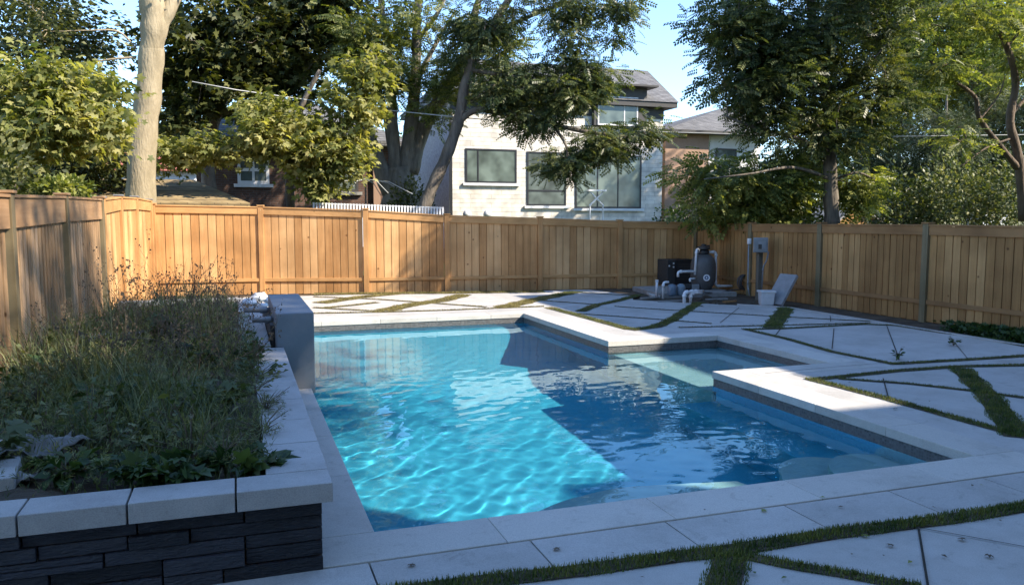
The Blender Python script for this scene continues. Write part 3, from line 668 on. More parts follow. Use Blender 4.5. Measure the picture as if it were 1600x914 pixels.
# ---------------------------------------------------------------- weeds in the planter
def field(n_,x0,x1,y0,y1): return np.column_stack([x0+(x1-x0)*rng.random(n_),y0+(y1-y0)*rng.random(n_)])
p=np.concatenate([field(8500,-1.75,.16,4.12,9.2),field(2600,-1.7,-.05,9.6,13.0)])
nz_=np.sin(p[:,0]*3.1+p[:,1]*1.7)*.5+.5; keep=rng.random(len(p))<(.45+.55*nz_); p=p[keep]; nz_=nz_[keep]
hg=(.10+.30*rng.random(len(p))**1.6)*(.55+.7*nz_)*np.clip((.22-p[:,0])*1.6+.35,.3,1.25)*np.clip((p[:,1]-4.0)*.9+.25,.3,1.1)*(.7+1.3*np.exp(-((p[:,0]+.75)**2/.5+(p[:,1]-8.3)**2/1.2)))
o=blades('grass',np.column_stack([p,np.full(len(p),.37)]),hg,.006+.006*rng.random(len(p)),M['weed'],lean=.9); tag(o,'rank grass and weeds overgrowing the planter bed','weeds',kind='stuff')
# feathery weed sprays between the blades
pos=[];dr=[]
q=np.concatenate([field(5200,-1.5,.16,4.2,8.6),field(700,-1.2,-.1,9.6,12.6)]); n_=len(q)
hz=.38+.34*rng.random(n_)*np.clip((.25-q[:,0])*1.5+.3,.25,1)*np.clip((q[:,1]-4.0)*.8+.3,.3,1.1)
hz+=.42*rng.random(n_)*np.exp(-((q[:,0]+.75)**2/.5+(q[:,1]-8.3)**2/1.2)); pos=np.column_stack([q,hz]); dr=rng.normal(size=(n_,3)); dr[:,2]=np.abs(dr[:,2])*.8
V,Fs=stamp(SPRAY,SF,pos,rot_from(dr,rng.normal(size=n_)*1.5),.03+.05*rng.random(n_)); o=np_mesh('weeds',V,Fs,4,M['weed']); tag(o,'feathery weeds matted through the grass of the planter','weeds',kind='stuff')
V,Fs=None,None
def leafy_plant(name,cx,cy,cz,n_,r_,h_,size,mat,label,kind='leaf',seed=0,group='leafy weeds along the planter front'):
    rr=np.random.default_rng(seed+11); t=thing(name,(cx,cy,cz),label,'plant',group)
    mb=MB(); pos=[];dr=[]
    for i in range(n_):
        a=rr.random()*6.28; rad=r_*rr.random()**.6; e_=Vector((cx+rad*math.cos(a),cy+rad*math.sin(a),cz+h_*(.4+.6*rr.random())*(1-.4*rad/r_)))
        mid=Vector((cx+.35*rad*math.cos(a),cy+.35*rad*math.sin(a),cz+.6*(e_.z-cz))); mb.tube([(cx,cy,cz),mid,e_],[.004,.003,.0015],4,False)
        for k in range(4):
            u=.55+.45*k/3; pos.append(list(Vector((cx,cy,cz)).lerp(e_,u)) ); dd=rr.normal(size=3)*.45+np.array([math.cos(a),math.sin(a),.1]); dr.append(dd)
    mb.build('stem',M['drystem'],t); pos=np.array(pos);dr=np.array(dr); T,TF=KIND[kind]
    V,Fs=stamp(T,TF,pos,rot_from(dr,rr.normal(size=len(pos))*.6),size*(.6+.7*rr.random(len(pos)))); np_mesh('foliage',V,Fs,4,mat,t); return t
for i,(px,py,lab,kd,sz,r_) in enumerate([(650/2.286,735,'ragged lobed green weed on the front cap stones','maple',.09,.18),(385,722,'ragged green weed crowding the planter corner','maple',.08,.2),(215,738,'small lobed weed left of the ragged weeds','maple',.07,.16),
    (100,735,'broad leaved weed hanging over the leftmost cap stones','leaf',.10,.17),(165,640,'broad dark leaved weed in the middle of the bed','leaf',.13,.25),(400,560,'upright green weed beside the water feature','leaf',.08,.16),(60,600,'rank leafy weed beside the slat fence','leaf',.12,.28),(330,640,'low leafy weed amid grass behind the front row','maple',.08,.22)]):
    g=G(px,py,.45); leafy_plant('weed_plant',g[0],g[1]+.05,.38,20 if sz<.1 else 16,r_,.16 if i<4 else .34,sz,M['broad'] if i!=7 else M['weed'],lab,kd,i)
rw=random.Random(77)
for i in range(26):
    x=rw.uniform(-1.55,-.05); y=rw.uniform(4.5,8.9); tall=.22+.3*rw.random()+.25*math.exp(-((x+.75)**2/.5+(y-8.3)**2/1.2)); side_=('near the caps' if x>-.5 else 'near the fence' if x<-1.1 else 'in the middle')
    leafy_plant('weed_plant',x,y,.37,rw.choice([14,22,30]),rw.uniform(.14,.3),tall,rw.choice([.035,.05,.065,.09]),M[rw.choice(['weed','weed','broad','locust'])],'loose leafy weed '+side_+' of the overgrown planter bed',rw.choice(['leaf','leaf','spray','maple']),100+i,'loose weeds of the planter bed '+side_)
for i,(x,y) in enumerate([(.10,4.9),(.14,5.5),(.08,6.1),(.13,6.7),(.09,7.3),(-.1,4.35)]):
    leafy_plant('weed_plant',x,y,.40,22,.22,.24,rw.choice([.04,.055]),M['weed'],'bushy weed spilling over the right hand cap stones of the planter',rw.choice(['spray','leaf']),200+i,'weeds spilling over the right caps')
def dry_plant(cx,cy,cz,h_,n_,label,seed,sp=.35):
    rr=random.Random(seed); t=thing('dry_weed',(cx,cy,cz),label,'plant','dry tall weeds standing in the planter'); mb=MB(); hd=MB()
    def grow(p,d,L,r_,dep):
        pts=[p]; 
        for k in range(4):
            d=(d+Vector((rr.gauss(0,.16),rr.gauss(0,.16),rr.gauss(0,.1)))).normalized(); p=p+d*L/4; pts.append(p)
            if dep>0 and k>=1 and rr.random()<.8: grow(p,(d+Vector((rr.gauss(0,.8),rr.gauss(0,.8),.2))).normalized(),L*.5,r_*.6,dep-1)
        mb.tube(pts,[r_*(1-.15*i) for i in range(5)],4,False)
        if dep<=1:
            for k in range(5): c_=pts[-1-(k%2)]+Vector((rr.gauss(0,.012),rr.gauss(0,.012),rr.gauss(0,.02))); s_=rr.uniform(.002,.0055); hd.box(c_.x-s_,c_.x+s_,c_.y-s_,c_.y+s_,c_.z-s_*1.6,c_.z+s_*1.6)
    for i in range(n_):
        grow(Vector((cx+rr.gauss(0,sp*.4),cy+rr.gauss(0,sp*.4),cz)),Vector((rr.gauss(0,sp),rr.gauss(0,sp),1)).normalized(),h_*rr.uniform(.6,1),.0045,2)
    mb.build('stem',M['drystem'],t); hd.build('foliage',M['drystem'],t)  # the tiny boxes are the dry seed heads
for i in range(9):
    dry_plant(rw.uniform(-1.1,-.25),rw.uniform(6.2,8.9),.38,rw.uniform(.5,.8),5,'thin greyish weed stems rising from the middle of the planter bed',300+i,.35)
for px,py,h_,n_,lab,sp in [(250,515,.85,6,'tangled dry weed tallest against the sunlit back fence',.5),(330,510,.7,7,'brown twiggy weed in front of the back fence left of its first post',.5),(290,560,.8,7,'dry weed bush in the middle of the bed',.5),(215,560,.75,5,'thin dry weed near the end of the slat fence',.4),(60,600,.55,2,'lone dry stalk leaning beside the slat fence',.3),(150,560,.45,3,'thin bare weed stems by the slat fence post',.4),(370,520,.4,4,'wispy dry weed beyond the bed divider',.5)]:
    g=G(px,py,.4); dry_plant(g[0],g[1],.38,h_,n_,lab,int(px),sp)
g=G(318,520,.4); 
def bush(name,c,rx,ry,rz,n_,size,mat,label,kind='leaf',seed=0,cat='shrub',group=None):
    rr=np.random.default_rng(seed+3); t=thing(name,(c[0],c[1],c[2]),label,cat,group); mb=MB()
    for i in range(9):
        a=rr.random()*6.28; mb.tube([(c[0],c[1],c[2]),(c[0]+rx*.4*math.cos(a),c[1]+ry*.4*math.sin(a),c[2]+rz*.7),(c[0]+rx*.8*math.cos(a),c[1]+ry*.8*math.sin(a),c[2]+rz*1.3)],[.02,.012,.004],5,False)
    mb.build('stem',M['bark_dark'],t)
    d=rr.normal(size=(n_,3)); d/=np.linalg.norm(d,axis=1,keepdims=True); rad=rr.random(n_)[:,None]**.35; lump=1+.22*np.sin(d[:,0:1]*5+seed)*np.cos(d[:,1:2]*4+d[:,2:3]*6)
    pos=np.array([c[0],c[1],c[2]+rz])+d*rad*lump*np.array([rx,ry,rz]); dv=d+rr.normal(size=(n_,3))*.6
    T,TF=KIND[kind]; V,Fs=stamp(T,TF,pos,rot_from(dv,rr.normal(size=n_)),size*(.6+.7*rr.random(n_))); np_mesh('foliage',V,Fs,4,mat,t); return t
bush('low_shrub',(g[0]+.05,g[1]+.5,.36),.42,.6,.16,5200,.035,M['weed'],'dense low green shrub in the far bed of the planter','spray',4)
bush('low_shrub',(10.45,8.3,-.03),.25,1.3,.085,2800,.05,M['broad'],'low dark ground plants along the foot of the right fence','maple',9)
for i,(px,py,s_) in enumerate([(405,468,.13),(425,474,.11),(390,476,.10),(412,480,.07)]):
    p=G(px,py,.47); mb=bmesh.new(); bmesh.ops.create_icosphere(mb,subdivisions=2,radius=s_)
    for v in mb.verts: v.co*=1+random.uniform(-.22,.22); v.co.z*=.6
    me=bpy.data.meshes.new('stone'); mb.to_mesh(me); me.materials.append(M['white_wall']); o=bpy.data.objects.new('rubble_stone',me); COL.objects.link(o); o.location=(p[0],p[1],.47+s_*.3)
    tag(o,['largest white rubble lump on the far end of the planter','white rubble lump nearest the grey block','white rubble lump beside the far shrub','smallest white rubble lump in front of the heap'][i],'stone','white rubble at the far planter end')

# ---------------------------------------------------------------- houses beyond the fences
def rect(px0,py0,px1,py1,Y):
    a=AT(px0,py0,Y);b_=AT(px1,py1,Y); return min(a.x,b_.x),max(a.x,b_.x),min(a.z,b_.z),max(a.z,b_.z)
def window(par,x0,x1,z0,z1,Y,fm,gm,fw=.07,splits=(),hsplits=(),sill=None,label=None,proud=.04):
    f=MB(); y0,y1=Y-proud,Y-.004
    f.box(x0,x1,y0,y1,z1-fw,z1); f.box(x0,x1,y0,y1,z0,z0+fw); f.box(x0,x0+fw,y0,y1,z0+fw+.001,z1-fw-.001); f.box(x1-fw,x1,y0,y1,z0+fw+.001,z1-fw-.001)
    for s_ in splits: x=x0+(x1-x0)*s_; f.box(x-fw*.4,x+fw*.4,y0+.004,y1,z0+fw+.001,z1-fw-.001)
    for s_ in hsplits: z=z0+(z1-z0)*s_; f.box(x0+fw+.001,x1-fw-.001,y0+.006,y1,z-fw*.5,z+fw*.5)
    w_=f.build('window',fm,par); 
    if label: w_['label']=label
    g=MB(); g.box(x0+fw*.5,x1-fw*.5,Y-.022,Y-.012,z0+fw*.5,z1-fw*.5); g.build('pane',gm,w_)
    if sill: s2=MB(); s2.box(x0-.12,x1+.12,Y-.12,Y-.003,z0-.11,z0-.003); s2.build('sill',sill,w_)
    return w_
# modern pale stone house
HY=32.; hx0,hx1=8.30,18.06
hs_=thing('stone_house',(13.2,HY,0),'two storey house of pale stone with grey shingle roof and black framed windows','house')
m=MB(); m.box(hx0,hx1,HY,HY+7.6,-.1,6.55); m.build('wall',M['stone'],hs_)
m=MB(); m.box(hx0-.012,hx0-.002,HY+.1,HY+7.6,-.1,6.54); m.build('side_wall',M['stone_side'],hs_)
m=MB(); m.box(hx0-.05,hx0+.07,HY-.07,HY-.005,-.1,6.1); m.build('downspout',M['black'],hs_)
m=MB(); m.box(hx0-.45,hx1+.45,HY-.45,HY+8.0,6.56,6.78); m.box(hx0-.02,hx1+.02,HY-.03,HY-.004,6.1,6.55); fas=m.build('fascia',M['dark'],hs_)
r_=MB(); e0,e1,f0,f1=hx0-.5,hx1+.5,HY-.5,HY+8.05; zz=6.785; rp=AT(1012,111,HY+3.7); rz=rp.z
V=[(e0,f0,zz),(e1,f0,zz),(e1,f1,zz),(e0,f1,zz),(e0+2.2,f0+4.2,rz),(rp.x,f0+4.2,rz)]
r_.add(V,[(0,1,5,4),(1,2,5),(2,3,4,5),(3,0,4),(0,3,2,1)]); rf=r_.build('roof',M['roof'],hs_)
def W(px0,py0,px1,py1,**k): x0,x1,z0,z1=rect(px0,py0,px1,py1,HY); return window(hs_,x0,x1,z0,z1,HY,k.pop('fm',M['black']),k.pop('gm',M['pane']),**k)
W(727,232,807,287,splits=(.24,),sill=M['white_wall'],gm=M['curtain'],label='wide curtained window left of the tall ones')
W(823,237,884,322,hsplits=(.28,),sill=M['white_wall'])
W(899,241,1001,326,splits=(.33,.64),sill=M['white_wall'],gm=M['curtain'],label='wide three part window with pale curtains')
W(800,150,853,190,splits=(.45,)); 
# dormer with flat cap
dx0,dx1,dz0,dz1=rect(925,146,1006,200,HY-.0)
d=MB(); d.box(dx0,dx1,HY-.25,HY+3.0,dz0,dz1+.28); dm=d.build('dormer',M['dark'],hs_)
x0,x1,z0,z1=rect(934,150,996,198,HY-.25); ww=window(hs_,x0,x1,z0,z1,HY-.25,M['white_wall'],M['curtain'],fw=.06,splits=(.66,)); 
d=MB(); d.box(dx0-.3,dx1+.3,HY-.75,HY+3.0,dz1+.283,dz1+.36); d.build('flat_cap',M['dark'],hs_); d=MB(); d.box(dx0-.15,dx1+.15,HY-.6,HY+2.6,dz1+.12,dz1+.24); 
# low wall cap lamps along the house foot
for px in (730,762): 
    a=AT(px,334,29); m=MB(); m.lathe((a.x,29,a.z-.12),[(.05,-.4),(.05,0),(.16,.02),(.18,.1),(.12,.22),(.02,.27)],12); o=m.build('garden_lamp',M['white_wall'],None,smooth=True)
    tag(o,'white garden lamp head before the pale house, '+('left' if px==730 else 'right')+' of the two','lamp','garden lamps before the pale house')
# folding stool seen through the right window
a=AT(932,322,31.2); m=MB()
for s_ in (-1,1): m.tube([(a.x-.33*s_,31.2,a.z-.0),(a.x+.33*s_,31.2,a.z+.62)],.035,6)
m.box(a.x-.42,a.x+.42,31.1,31.3,a.z+.62,a.z+.68); m.tube([(a.x-.3,31.2,-.1),(a.x-.3,31.2,a.z)],.03,6); m.tube([(a.x+.3,31.2,-.1),(a.x+.3,31.2,a.z)],.03,6)
o=m.build('folding_table',M['white_wall'],None); tag(o,'white folding table with crossed legs before the three part window','table')

# brown brick house
BY=28.
x0,x1,z0,z1=rect(305,222,612,335,BY)
bh2=thing('brick_house',((x0+x1)/2,BY,0),'dark brown brick bungalow with small white window behind the maple leaves','house')
m=MB(); m.box(x0,x1,BY,BY+8,-.1,z1); m.build('wall',M['brick'],bh2)
r_=MB(); e0,e1,f0,f1=x0-.6,x1+.6,BY-.6,BY+8.6; rz=z1+2.0
r_.add([(e0,f0,z1+.004),(e1,f0,z1+.004),(e1,f1,z1+.004),(e0,f1,z1+.004),(e0,f0,z1+.16),(e1,f0,z1+.16),(e1,f1,z1+.16),(e0,f1,z1+.16),(e0+3,BY+4,rz),(e1-3,BY+4,rz)],[(0,3,2,1),(0,1,5,4),(1,2,6,5),(2,3,7,6),(3,0,4,7),(4,5,9,8),(5,6,9),(6,7,8,9),(7,4,8)])
r_.build('roof',M['roof'],bh2)
a0,a1,b0,b1=rect(370,243,421,288,BY); window(bh2,a0,a1,b0,b1,BY,M['white_wall'],M['pane'],fw=.10,splits=(.5,),hsplits=(.5,),sill=M['white_wall'])
a0,a1,b0,b1=rect(520,262,560,300,BY); window(bh2,a0,a1,b0,b1,BY,M['dark'],M['pane'],fw=.08,sill=M['conc'])
m=MB(); a=AT(588,290,BY); m.box(a.x-.12,a.x+.12,BY-.14,BY-.004,-.1,a.z+.9); m.build('door_frame',M['stucco'],bh2)
# brown shingled garage
a=AT(108,322,20.7);b_=AT(391,322,20.7)
gz=hgt(250,321,(.5,20.7)); gtop=H+ (HZ-287)/F*(24.)
gt=thing('garage',(0,22,0),'low garage with sunlit brown shingle roof behind the left fence','garage')
m=MB(); m.box(-5.5,b_.x-.15,20.9,26,-.1,gz-.06); m.build('wall',M['brick'],gt)
m=MB(); m.add([(-5.7,20.7,gz-.05),(b_.x,20.7,gz-.05),(b_.x,20.7,gz+.05),(-5.7,20.7,gz+.05),(-5.7,23.6,gtop),(b_.x-1.4,23.6,gtop),(-5.7,26.3,gz),(b_.x,26.3,gz)],[(0,1,2,3),(3,2,5,4),(4,5,7,6),(2,7,5),(0,3,4,6),(1,0,6,7),(1,7,2)])
m.build('roof',M['roofbr'],gt)
# red roofed bit of a house far left
x0,x1,z0,z1=rect(262,268,306,300,40); rh=thing('far_house',((x0+x1)/2,40,0),'small glimpse of a white and red house between the left trees','house')
m=MB(); m.box(x0-3,x1,40,46,-.1,z1); m.build('wall',M['white_wall'],rh); m=MB(); m.add([(x0-3.3,39.6,z1+.01),(x1+.3,39.6,z1+.01),(x1+.3,46,z1+.01),(x0-3.3,46,z1+.01),(x0-1.5,43,z1+1.3),(x1-1.5,43,z1+1.3)],[(0,1,5,4),(1,2,5),(2,3,4,5),(3,0,4),(0,3,2,1)])
m.build('roof',noise_mat('red_roof',(.25,.07,.05),(.35,.12,.08),3,.9,.2),rh)
# brown stucco house at the right
SY=33.
sx0=AT(1037,300,SY).x; sx1=AT(1106,300,SY).x; sz=hgt(1070,209,(19.6,SY))
st_=thing('stucco_house',(sx0+2,SY,0),'brown stucco house with grey hipped roof right of the pale stone house','house')
m=MB(); m.box(sx0+.05,sx1,SY,SY+8,-.1,sz); m.build('wall',M['stucco'],st_)
wx=AT(1190,300,SY).x; m=MB(); m.box(sx1+.01,wx,SY+.3,SY+8,-.1,sz-.05); m.build('white_wing',M['white_wall'],st_)
a0,a1,b0,b1=rect(1118,232,1150,262,SY+.3); window(st_,a0,a1,b0,b1,SY+.3,M['dark'],M['pane'],fw=.08)
top=AT(1140,166,SY+4); r_=MB(); r_.add([(sx0-.3,SY-.4,sz+.01),(wx+.4,SY-.4,sz+.01),(wx+.4,SY+8.4,sz+.01),(sx0-.3,SY+8.4,sz+.01),(top.x,SY+4,top.z),(top.x+1.2,SY+4,top.z)],[(0,1,5,4),(1,2,5),(2,3,4,5),(3,0,4),(0,3,2,1)]); r_.build('roof',M['roof'],st_)
m=MB(); m.box(sx0-.35,wx+.45,SY-.52,SY-.405,sz-.1,sz+.06); m.build('gutter',M['dark'],st_)
# garden shed gable at the right
SY2=20.5; a=AT(1302,352,SY2);b_=AT(1372,352,SY2); pk=AT(1338,322,SY2)
sh_=thing('garden_shed',(pk.x,SY2,0),'small wooden garden shed with pale gable trim behind the right fence','shed')
m=MB(); m.prism([(0,0)]*0 or [(a.x,SY2),(b_.x,SY2),(b_.x,SY2+2.2),(a.x,SY2+2.2)],-.1,a.z+.05); m.add([(a.x,SY2-.002,a.z+.05),(b_.x,SY2-.002,a.z+.05),(pk.x,SY2-.002,pk.z-.03),(a.x,SY2+2.2,a.z+.05),(b_.x,SY2+2.2,a.z+.05),(pk.x,SY2+2.2,pk.z-.03)],[(0,1,2),(5,4,3),(0,2,5,3),(1,4,5,2)]); m.build('wall',M['cedar_r'],sh_)
m=MB()
for q in (a,b_):
    dx=(q.x-pk.x)*1.12; m.add([(pk.x,SY2-.15,pk.z),(pk.x+dx,SY2-.15,a.z-.02),(pk.x+dx,SY2-.15,a.z+.06),(pk.x,SY2-.15,pk.z+.09),(pk.x,SY2+2.3,pk.z),(pk.x+dx,SY2+2.3,a.z-.02),(pk.x+dx,SY2+2.3,a.z+.06),(pk.x,SY2+2.3,pk.z+.09)],[(0,1,2,3),(7,6,5,4),(0,4,5,1),(3,2,6,7),(1,5,6,2),(0,3,7,4)])
m.build('roof',M['conc'],sh_)
# pale box at the far right
x0,x1,z0,z1=rect(1532,338,1572,352,18); wb=thing('utility_cabinet',((x0+x1)/2,18,0),'pale grey utility cabinet top showing over the right fence','cabinet')
m=MB(); m.box(x0,x1,18,18.5,-.1,z1); m.build('body',M['white_wall'],wb,bevel=.02); m=MB(); m.box(x0-.03,x1+.03,17.97,18.53,z1+.003,z1+.04); m.build('lid',M['greylt'],wb,bevel=.008)
# white picket railing and bare parasol frame
RY=21.; a=AT(490,322,RY); b_=AT(692,329,RY-.3)
rl=thing('picket_railing',((a.x+b_.x)/2,RY,0),'white picket railing just showing over the back fence','railing')
n_=44; m=MB()
for i in range(n_):
    u=i/(n_-1); x=a.x+(b_.x-a.x)*u; y=RY-.3*u; zt=a.z+.09+(b_.z-a.z)*u
    m.box(x-.022,x+.022,y-.015,y+.015,zt-1.1,zt)
m.build('picket',M['white_wall'],rl); rl.children[0]['kind']='stuff'; m=MB(); m.tube([(a.x,RY+.03,a.z+.06),(b_.x,RY-.27,b_.z+.06)],.02,4); m.tube([(a.x,RY+.03,a.z-.6),(b_.x,RY-.27,b_.z-.6)],.02,4); m.build('rail',M['white_wall'],rl)
PYd=22.5; tp=AT(571,280,PYd); um=thing('parasol_frame',(tp.x,PYd,0),'bare pale parasol frame with drooping ribs behind the railing','parasol')
m=MB(); m.tube([(tp.x,PYd,-.1),(tp.x,PYd,tp.z)],.025,8); m.build('pole',M['dark'],um)
for i in range(8):
    q=i*math.pi/4+.3; m=MB(); L=1.35; m.tube([(tp.x,PYd,tp.z),(tp.x+.5*L*math.cos(q),PYd+.5*L*math.sin(q),tp.z-.08),(tp.x+L*math.cos(q),PYd+L*math.sin(q),tp.z-.42)],.012,5); m.build('rib',M['wire'],um)
# cable across the yard sides
m=MB(); pts=[AT(300,128,21.5),AT(370,141,21.8),AT(470,155,22.2),AT(560,168,22.5),AT(700,182,22.),AT(830,194,21.5),AT(1010,206,20),AT(1150,210,19),AT(1290,213,18),AT(1380,214,17.5),AT(1600,211,16),AT(1800,205,15)]
m.tube(pts,.014,6); o=m.build('cable',M['wire'],None,smooth=True); tag(o,'pale overhead cable sagging across in front of the houses','cable')

# ---------------------------------------------------------------- pool equipment in the far right corner
def Pz(px,py,z=0): g_=G(px,py,z); return Vector((g_[0],g_[1],z))
pad=thing('equipment_pad',(10,16.4,0),'low concrete pad under the pool pump gear','pad')
m=MB(); m.prism([(8.75,15.5),(10.55,15.25),(10.75,17.3),(9.0,17.3)],-.04,.07); m.build('slab',M['conc'],pad,bevel=.01)
m=MB(); m.prism([(8.55,15.5),(8.72,15.45),(9.3,16.9),(9.1,16.95)],-.03,.02); m.build('paving_offcut',M['paver'],pad)
fb=Pz(1098,452,.07); fx,fy=fb.x,fb.y
fl=thing('pool_filter',(fx,fy,.07),'grey tank pool filter with black valve head and round white sticker','pool filter')
m=MB(); m.lathe((fx,fy,.07),[(.20,0),(.21,.05),(.25,.10),(.285,.2),(.29,.42),(.285,.60),(.25,.72),(.17,.80),(.08,.83)],28); m.build('tank',M['greypl'],fl,smooth=True)
m=MB(); m.lathe((fx,fy,.07),[(.11,.82),(.13,.83),(.13,.90),(.10,.91),(.15,.93),(.15,.99),(.06,1.0),(.06,1.04),(.02,1.05)],20); m.box(fx-.16,fx+.02,fy-.03,fy+.03,1.02,1.06); v_=m.build('valve',M['black'],fl,smooth=False,bevel=.004)
m=MB(); m.tube([(fx-.16,fy,1.045),(fx+.14,fy-.03,1.08)],.018,8); m.build('handle',M['black'],v_)
vd=Vector((fx,fy,0)).normalized(); sd_=Vector((vd.y,-vd.x,0))
def disc(c,nrm,r0,th,n_=24):
    mm=MB(); mm.tube([c,c+nrm*th],r0,n_); return mm
c0=Vector((fx,fy,.36))-vd*.288+sd_*.08
disc(c0+vd*.01,-vd,.075,.02).build('sticker',M['white_wall'],fl); disc(c0-vd*.0105,-vd,.045,.004).build('sticker_mark',plain('navy_blue',(.03,.06,.14)),fl); disc(c0-vd*.0150,-vd,.02,.004).build('sticker_mark',M['white_wall'],fl)
def pipe(par,pts,r0=.028,nm='pipe',mat=None):
    # straight runs with round elbows
    pts=[Vector(p) for p in pts]; out=[pts[0]]
    for i in range(1,len(pts)-1):
        a=(pts[i-1]-pts[i]).normalized();b_=(pts[i+1]-pts[i]).normalized(); rr=min(.06,(pts[i-1]-pts[i]).length*.45,(pts[i+1]-pts[i]).length*.45)
        for u in (0,.25,.5,.75,1): p0=pts[i]+a*rr;p2=pts[i]+b_*rr; out.append(p0*(1-u)**2+pts[i]*2*u*(1-u)+p2*u*u)
    out.append(pts[-1]); m=MB(); m.tube(out,r0,12)
    for i in range(1,len(pts)-1):
        for q in (pts[i-1],pts[i+1]):
            d_=(q-pts[i]); 
            if d_.length>.16: dn=d_.normalized(); m.tube([pts[i]+dn*.05,pts[i]+dn*.10],r0*1.28,12)
    return m.build(nm,mat or M['white'],par,smooth=True)
pipe(fl,[(fx+.13,fy,.93),(fx+.33,fy,.93),(fx+.33,fy-.02,.14),(fx+.75,fy-.1,.13)],.03)
pipe(fl,[(fx-.13,fy,.93),(fx-.17,fy-.06,1.0),(fx-.25,fy-.1,1.0),(fx-.29,fy-.12,.42)],.028)
hb=Pz(1064,447,.07); ht=thing('pool_heater',(hb.x,hb.y+.4,.07),'black box pool heater with small pale buttons beside the filter','heater')
hx=hb.x; hy=hb.y+.25; m=MB(); m.box(hx-.24,hx-.02,hy,hy+.5,.075,.70); m.build('control_case',M['dark'],ht,bevel=.015)
m=MB(); m.box(hx-.015,hx+.52,hy+.02,hy+.55,.075,.70); m.build('case',M['black'],ht,bevel=.015)
for (u,v) in ((-.19,.55),(-.07,.61),(-.07,.52)): m=disc(Vector((hx+u,hy+.003,v)),Vector((0,-1,0)),.022,.012,14); m.build('button',M['white_wall'],ht)
m=MB(); 
for i in range(7): m.box(hx+.05,hx+.47,hy+.008,hy+.018,.2+.06*i,.235+.06*i)
m.build('grille',M['dark'],ht)
pm=Pz(1056,462,.07); pu=thing('pool_pump',(pm.x,pm.y,.07),'blue grey twin pot pool pump on the concrete pad','pump')
for i,dx in enumerate((-.1,.12)): m=MB(); m.lathe((pm.x+dx,pm.y,.07),[(.085,0),(.095,.03),(.095,.18),(.075,.235),(.03,.25)],20); m.build('strainer_pot',plain('blue_grey_plastic_%d'%i,(.16,.21,.25) if i else (.12,.17,.22),.3),pu,smooth=True)
m=MB(); m.tube([(pm.x+.2,pm.y+.08,.2),(pm.x+.62,pm.y+.12,.2)],.10,18); m.box(pm.x+.3,pm.x+.55,pm.y+.03,pm.y+.2,.072,.11); m.build('motor',M['black'],pu,smooth=False,bevel=.004)
m=MB(); m.box(pm.x+.38,pm.x+.55,pm.y-.04,pm.y+.0,.14,.30); m.build('switch_box',M['greylt'],pu,bevel=.01)
pw=thing('pipe_manifold',(pm.x,pm.y-.3,.07),'white plastic pool pipes standing before the pump','pipe')
a=Pz(1026,461,.05); pipe(pw,[(a.x,a.y,.0),(a.x,a.y,.36)],.026); m=MB(); m.tube([(a.x,a.y,.33),(a.x,a.y,.38)],.034,12); m.build('pipe_cap',M['white'],pw)
a=Pz(1036,463,.05); pipe(pw,[(a.x,a.y,.0),(a.x,a.y,.35),(a.x+.13,a.y,.35)],.026)
a=Pz(1069,470,.05); pipe(pw,[(a.x,a.y,-.02),(a.x,a.y,.22),(a.x+.30,a.y+.12,.22),(a.x+.62,a.y+.3,.20)],.034)
a=Pz(1079,469,.05); pipe(pw,[(a.x,a.y,-.02),(a.x,a.y,.19),(a.x+.32,a.y+.1,.17)],.03)
a=Pz(1074,452,.3); pipe(pw,[(fx-.26,fy-.1,.50),(fx-.72,fy-.1,.50),(fx-.72,fy-.1,.38)],.03)
a=Pz(1080,452,.3); pipe(pw,[(fx-.27,fy-.1,.33),(fx-.42,fy-.1,.33),(fx-.42,fy-.14,.27)],.022)
# electrical box on its post
ep=Pz(1184,450,0); eb=thing('electrical_box',(ep.x,ep.y,0),'grey electrical switch box on a short timber post by the fence','electrical box')
ex,ey=10.62,14.55
for c_ in (eb,): c_.location=(ex,ey,0)
bpy.context.view_layer.update()
m=MB(); m.box(ex-.06,ex+.05,ey-.045,ey+.045,-.05,1.02); m.build('post',M['post_wood'],eb,bevel=.006)
Mx=Matrix.Translation((ex,ey,0))@Matrix.Rotation(R_(-32),4,'Z')
m=MB(); m.box(-.15,.15,-.16,-.05,.98,1.30,Mx); m.build('case',M['greylt'],eb,bevel=.012)
m=MB(); m.box(-.13,.13,-.175,-.162,1.0,1.28,Mx); cv=m.build('cover',plain('cover_grey',(.21,.22,.225),.4),eb,bevel=.006)
m=MB(); m.box(-.05,.10,-.190,-.176,1.06,1.22,Mx); m.build('label_plate',M['greylt'],cv); m=MB(); m.box(-.05,.02,-.200,-.190,1.06,1.16,Mx); m.build('lever',M['dark'],cv)
pipe(eb,[(ex+.13,ey-.12,1.0),(ex+.10,ey-.1,.8),(ex+.03,ey-.08,.68),(ex+.02,ey-.07,.1)],.016,'conduit',M['greylt'])
pipe(eb,[(ex-.22,ey+.1,1.25),(ex-.20,ey+.12,.25),(ex-.2,ey+.05,.05)],.014,'conduit',M['greylt'])
m=MB(); m.box(ex-.25,ex-.19,ey+.05,ey+.12,1.16,1.28); m.build('outlet',M['white'],eb,bevel=.006)
# coiled grey hose and joint box
hp=Pz(1164,452,.1); hoz=thing('coiled_hose',(hp.x,hp.y,0),'coil of grey hose hanging low beside the electrical post','hose')
m=MB(); pts=[]
for i in range(70):
    q=i*.42; pts.append((hp.x-.05+.15*math.cos(q)+.002*i,hp.y+.0+.03*math.sin(q*.5)+.05*i/70,.26+.17*math.sin(q)))
m.tube(pts,.014,6); m.build('coil',M['greypl'],hoz,smooth=True)
m=MB(); m.tube([(hp.x-.1,hp.y,.1),(hp.x-.4,hp.y-.05,.1),(hp.x-.8,hp.y-.1,.035),(hp.x-1.2,hp.y-.2,.09)],.016,6); m.build('tail',M['greypl'],hoz,smooth=True)
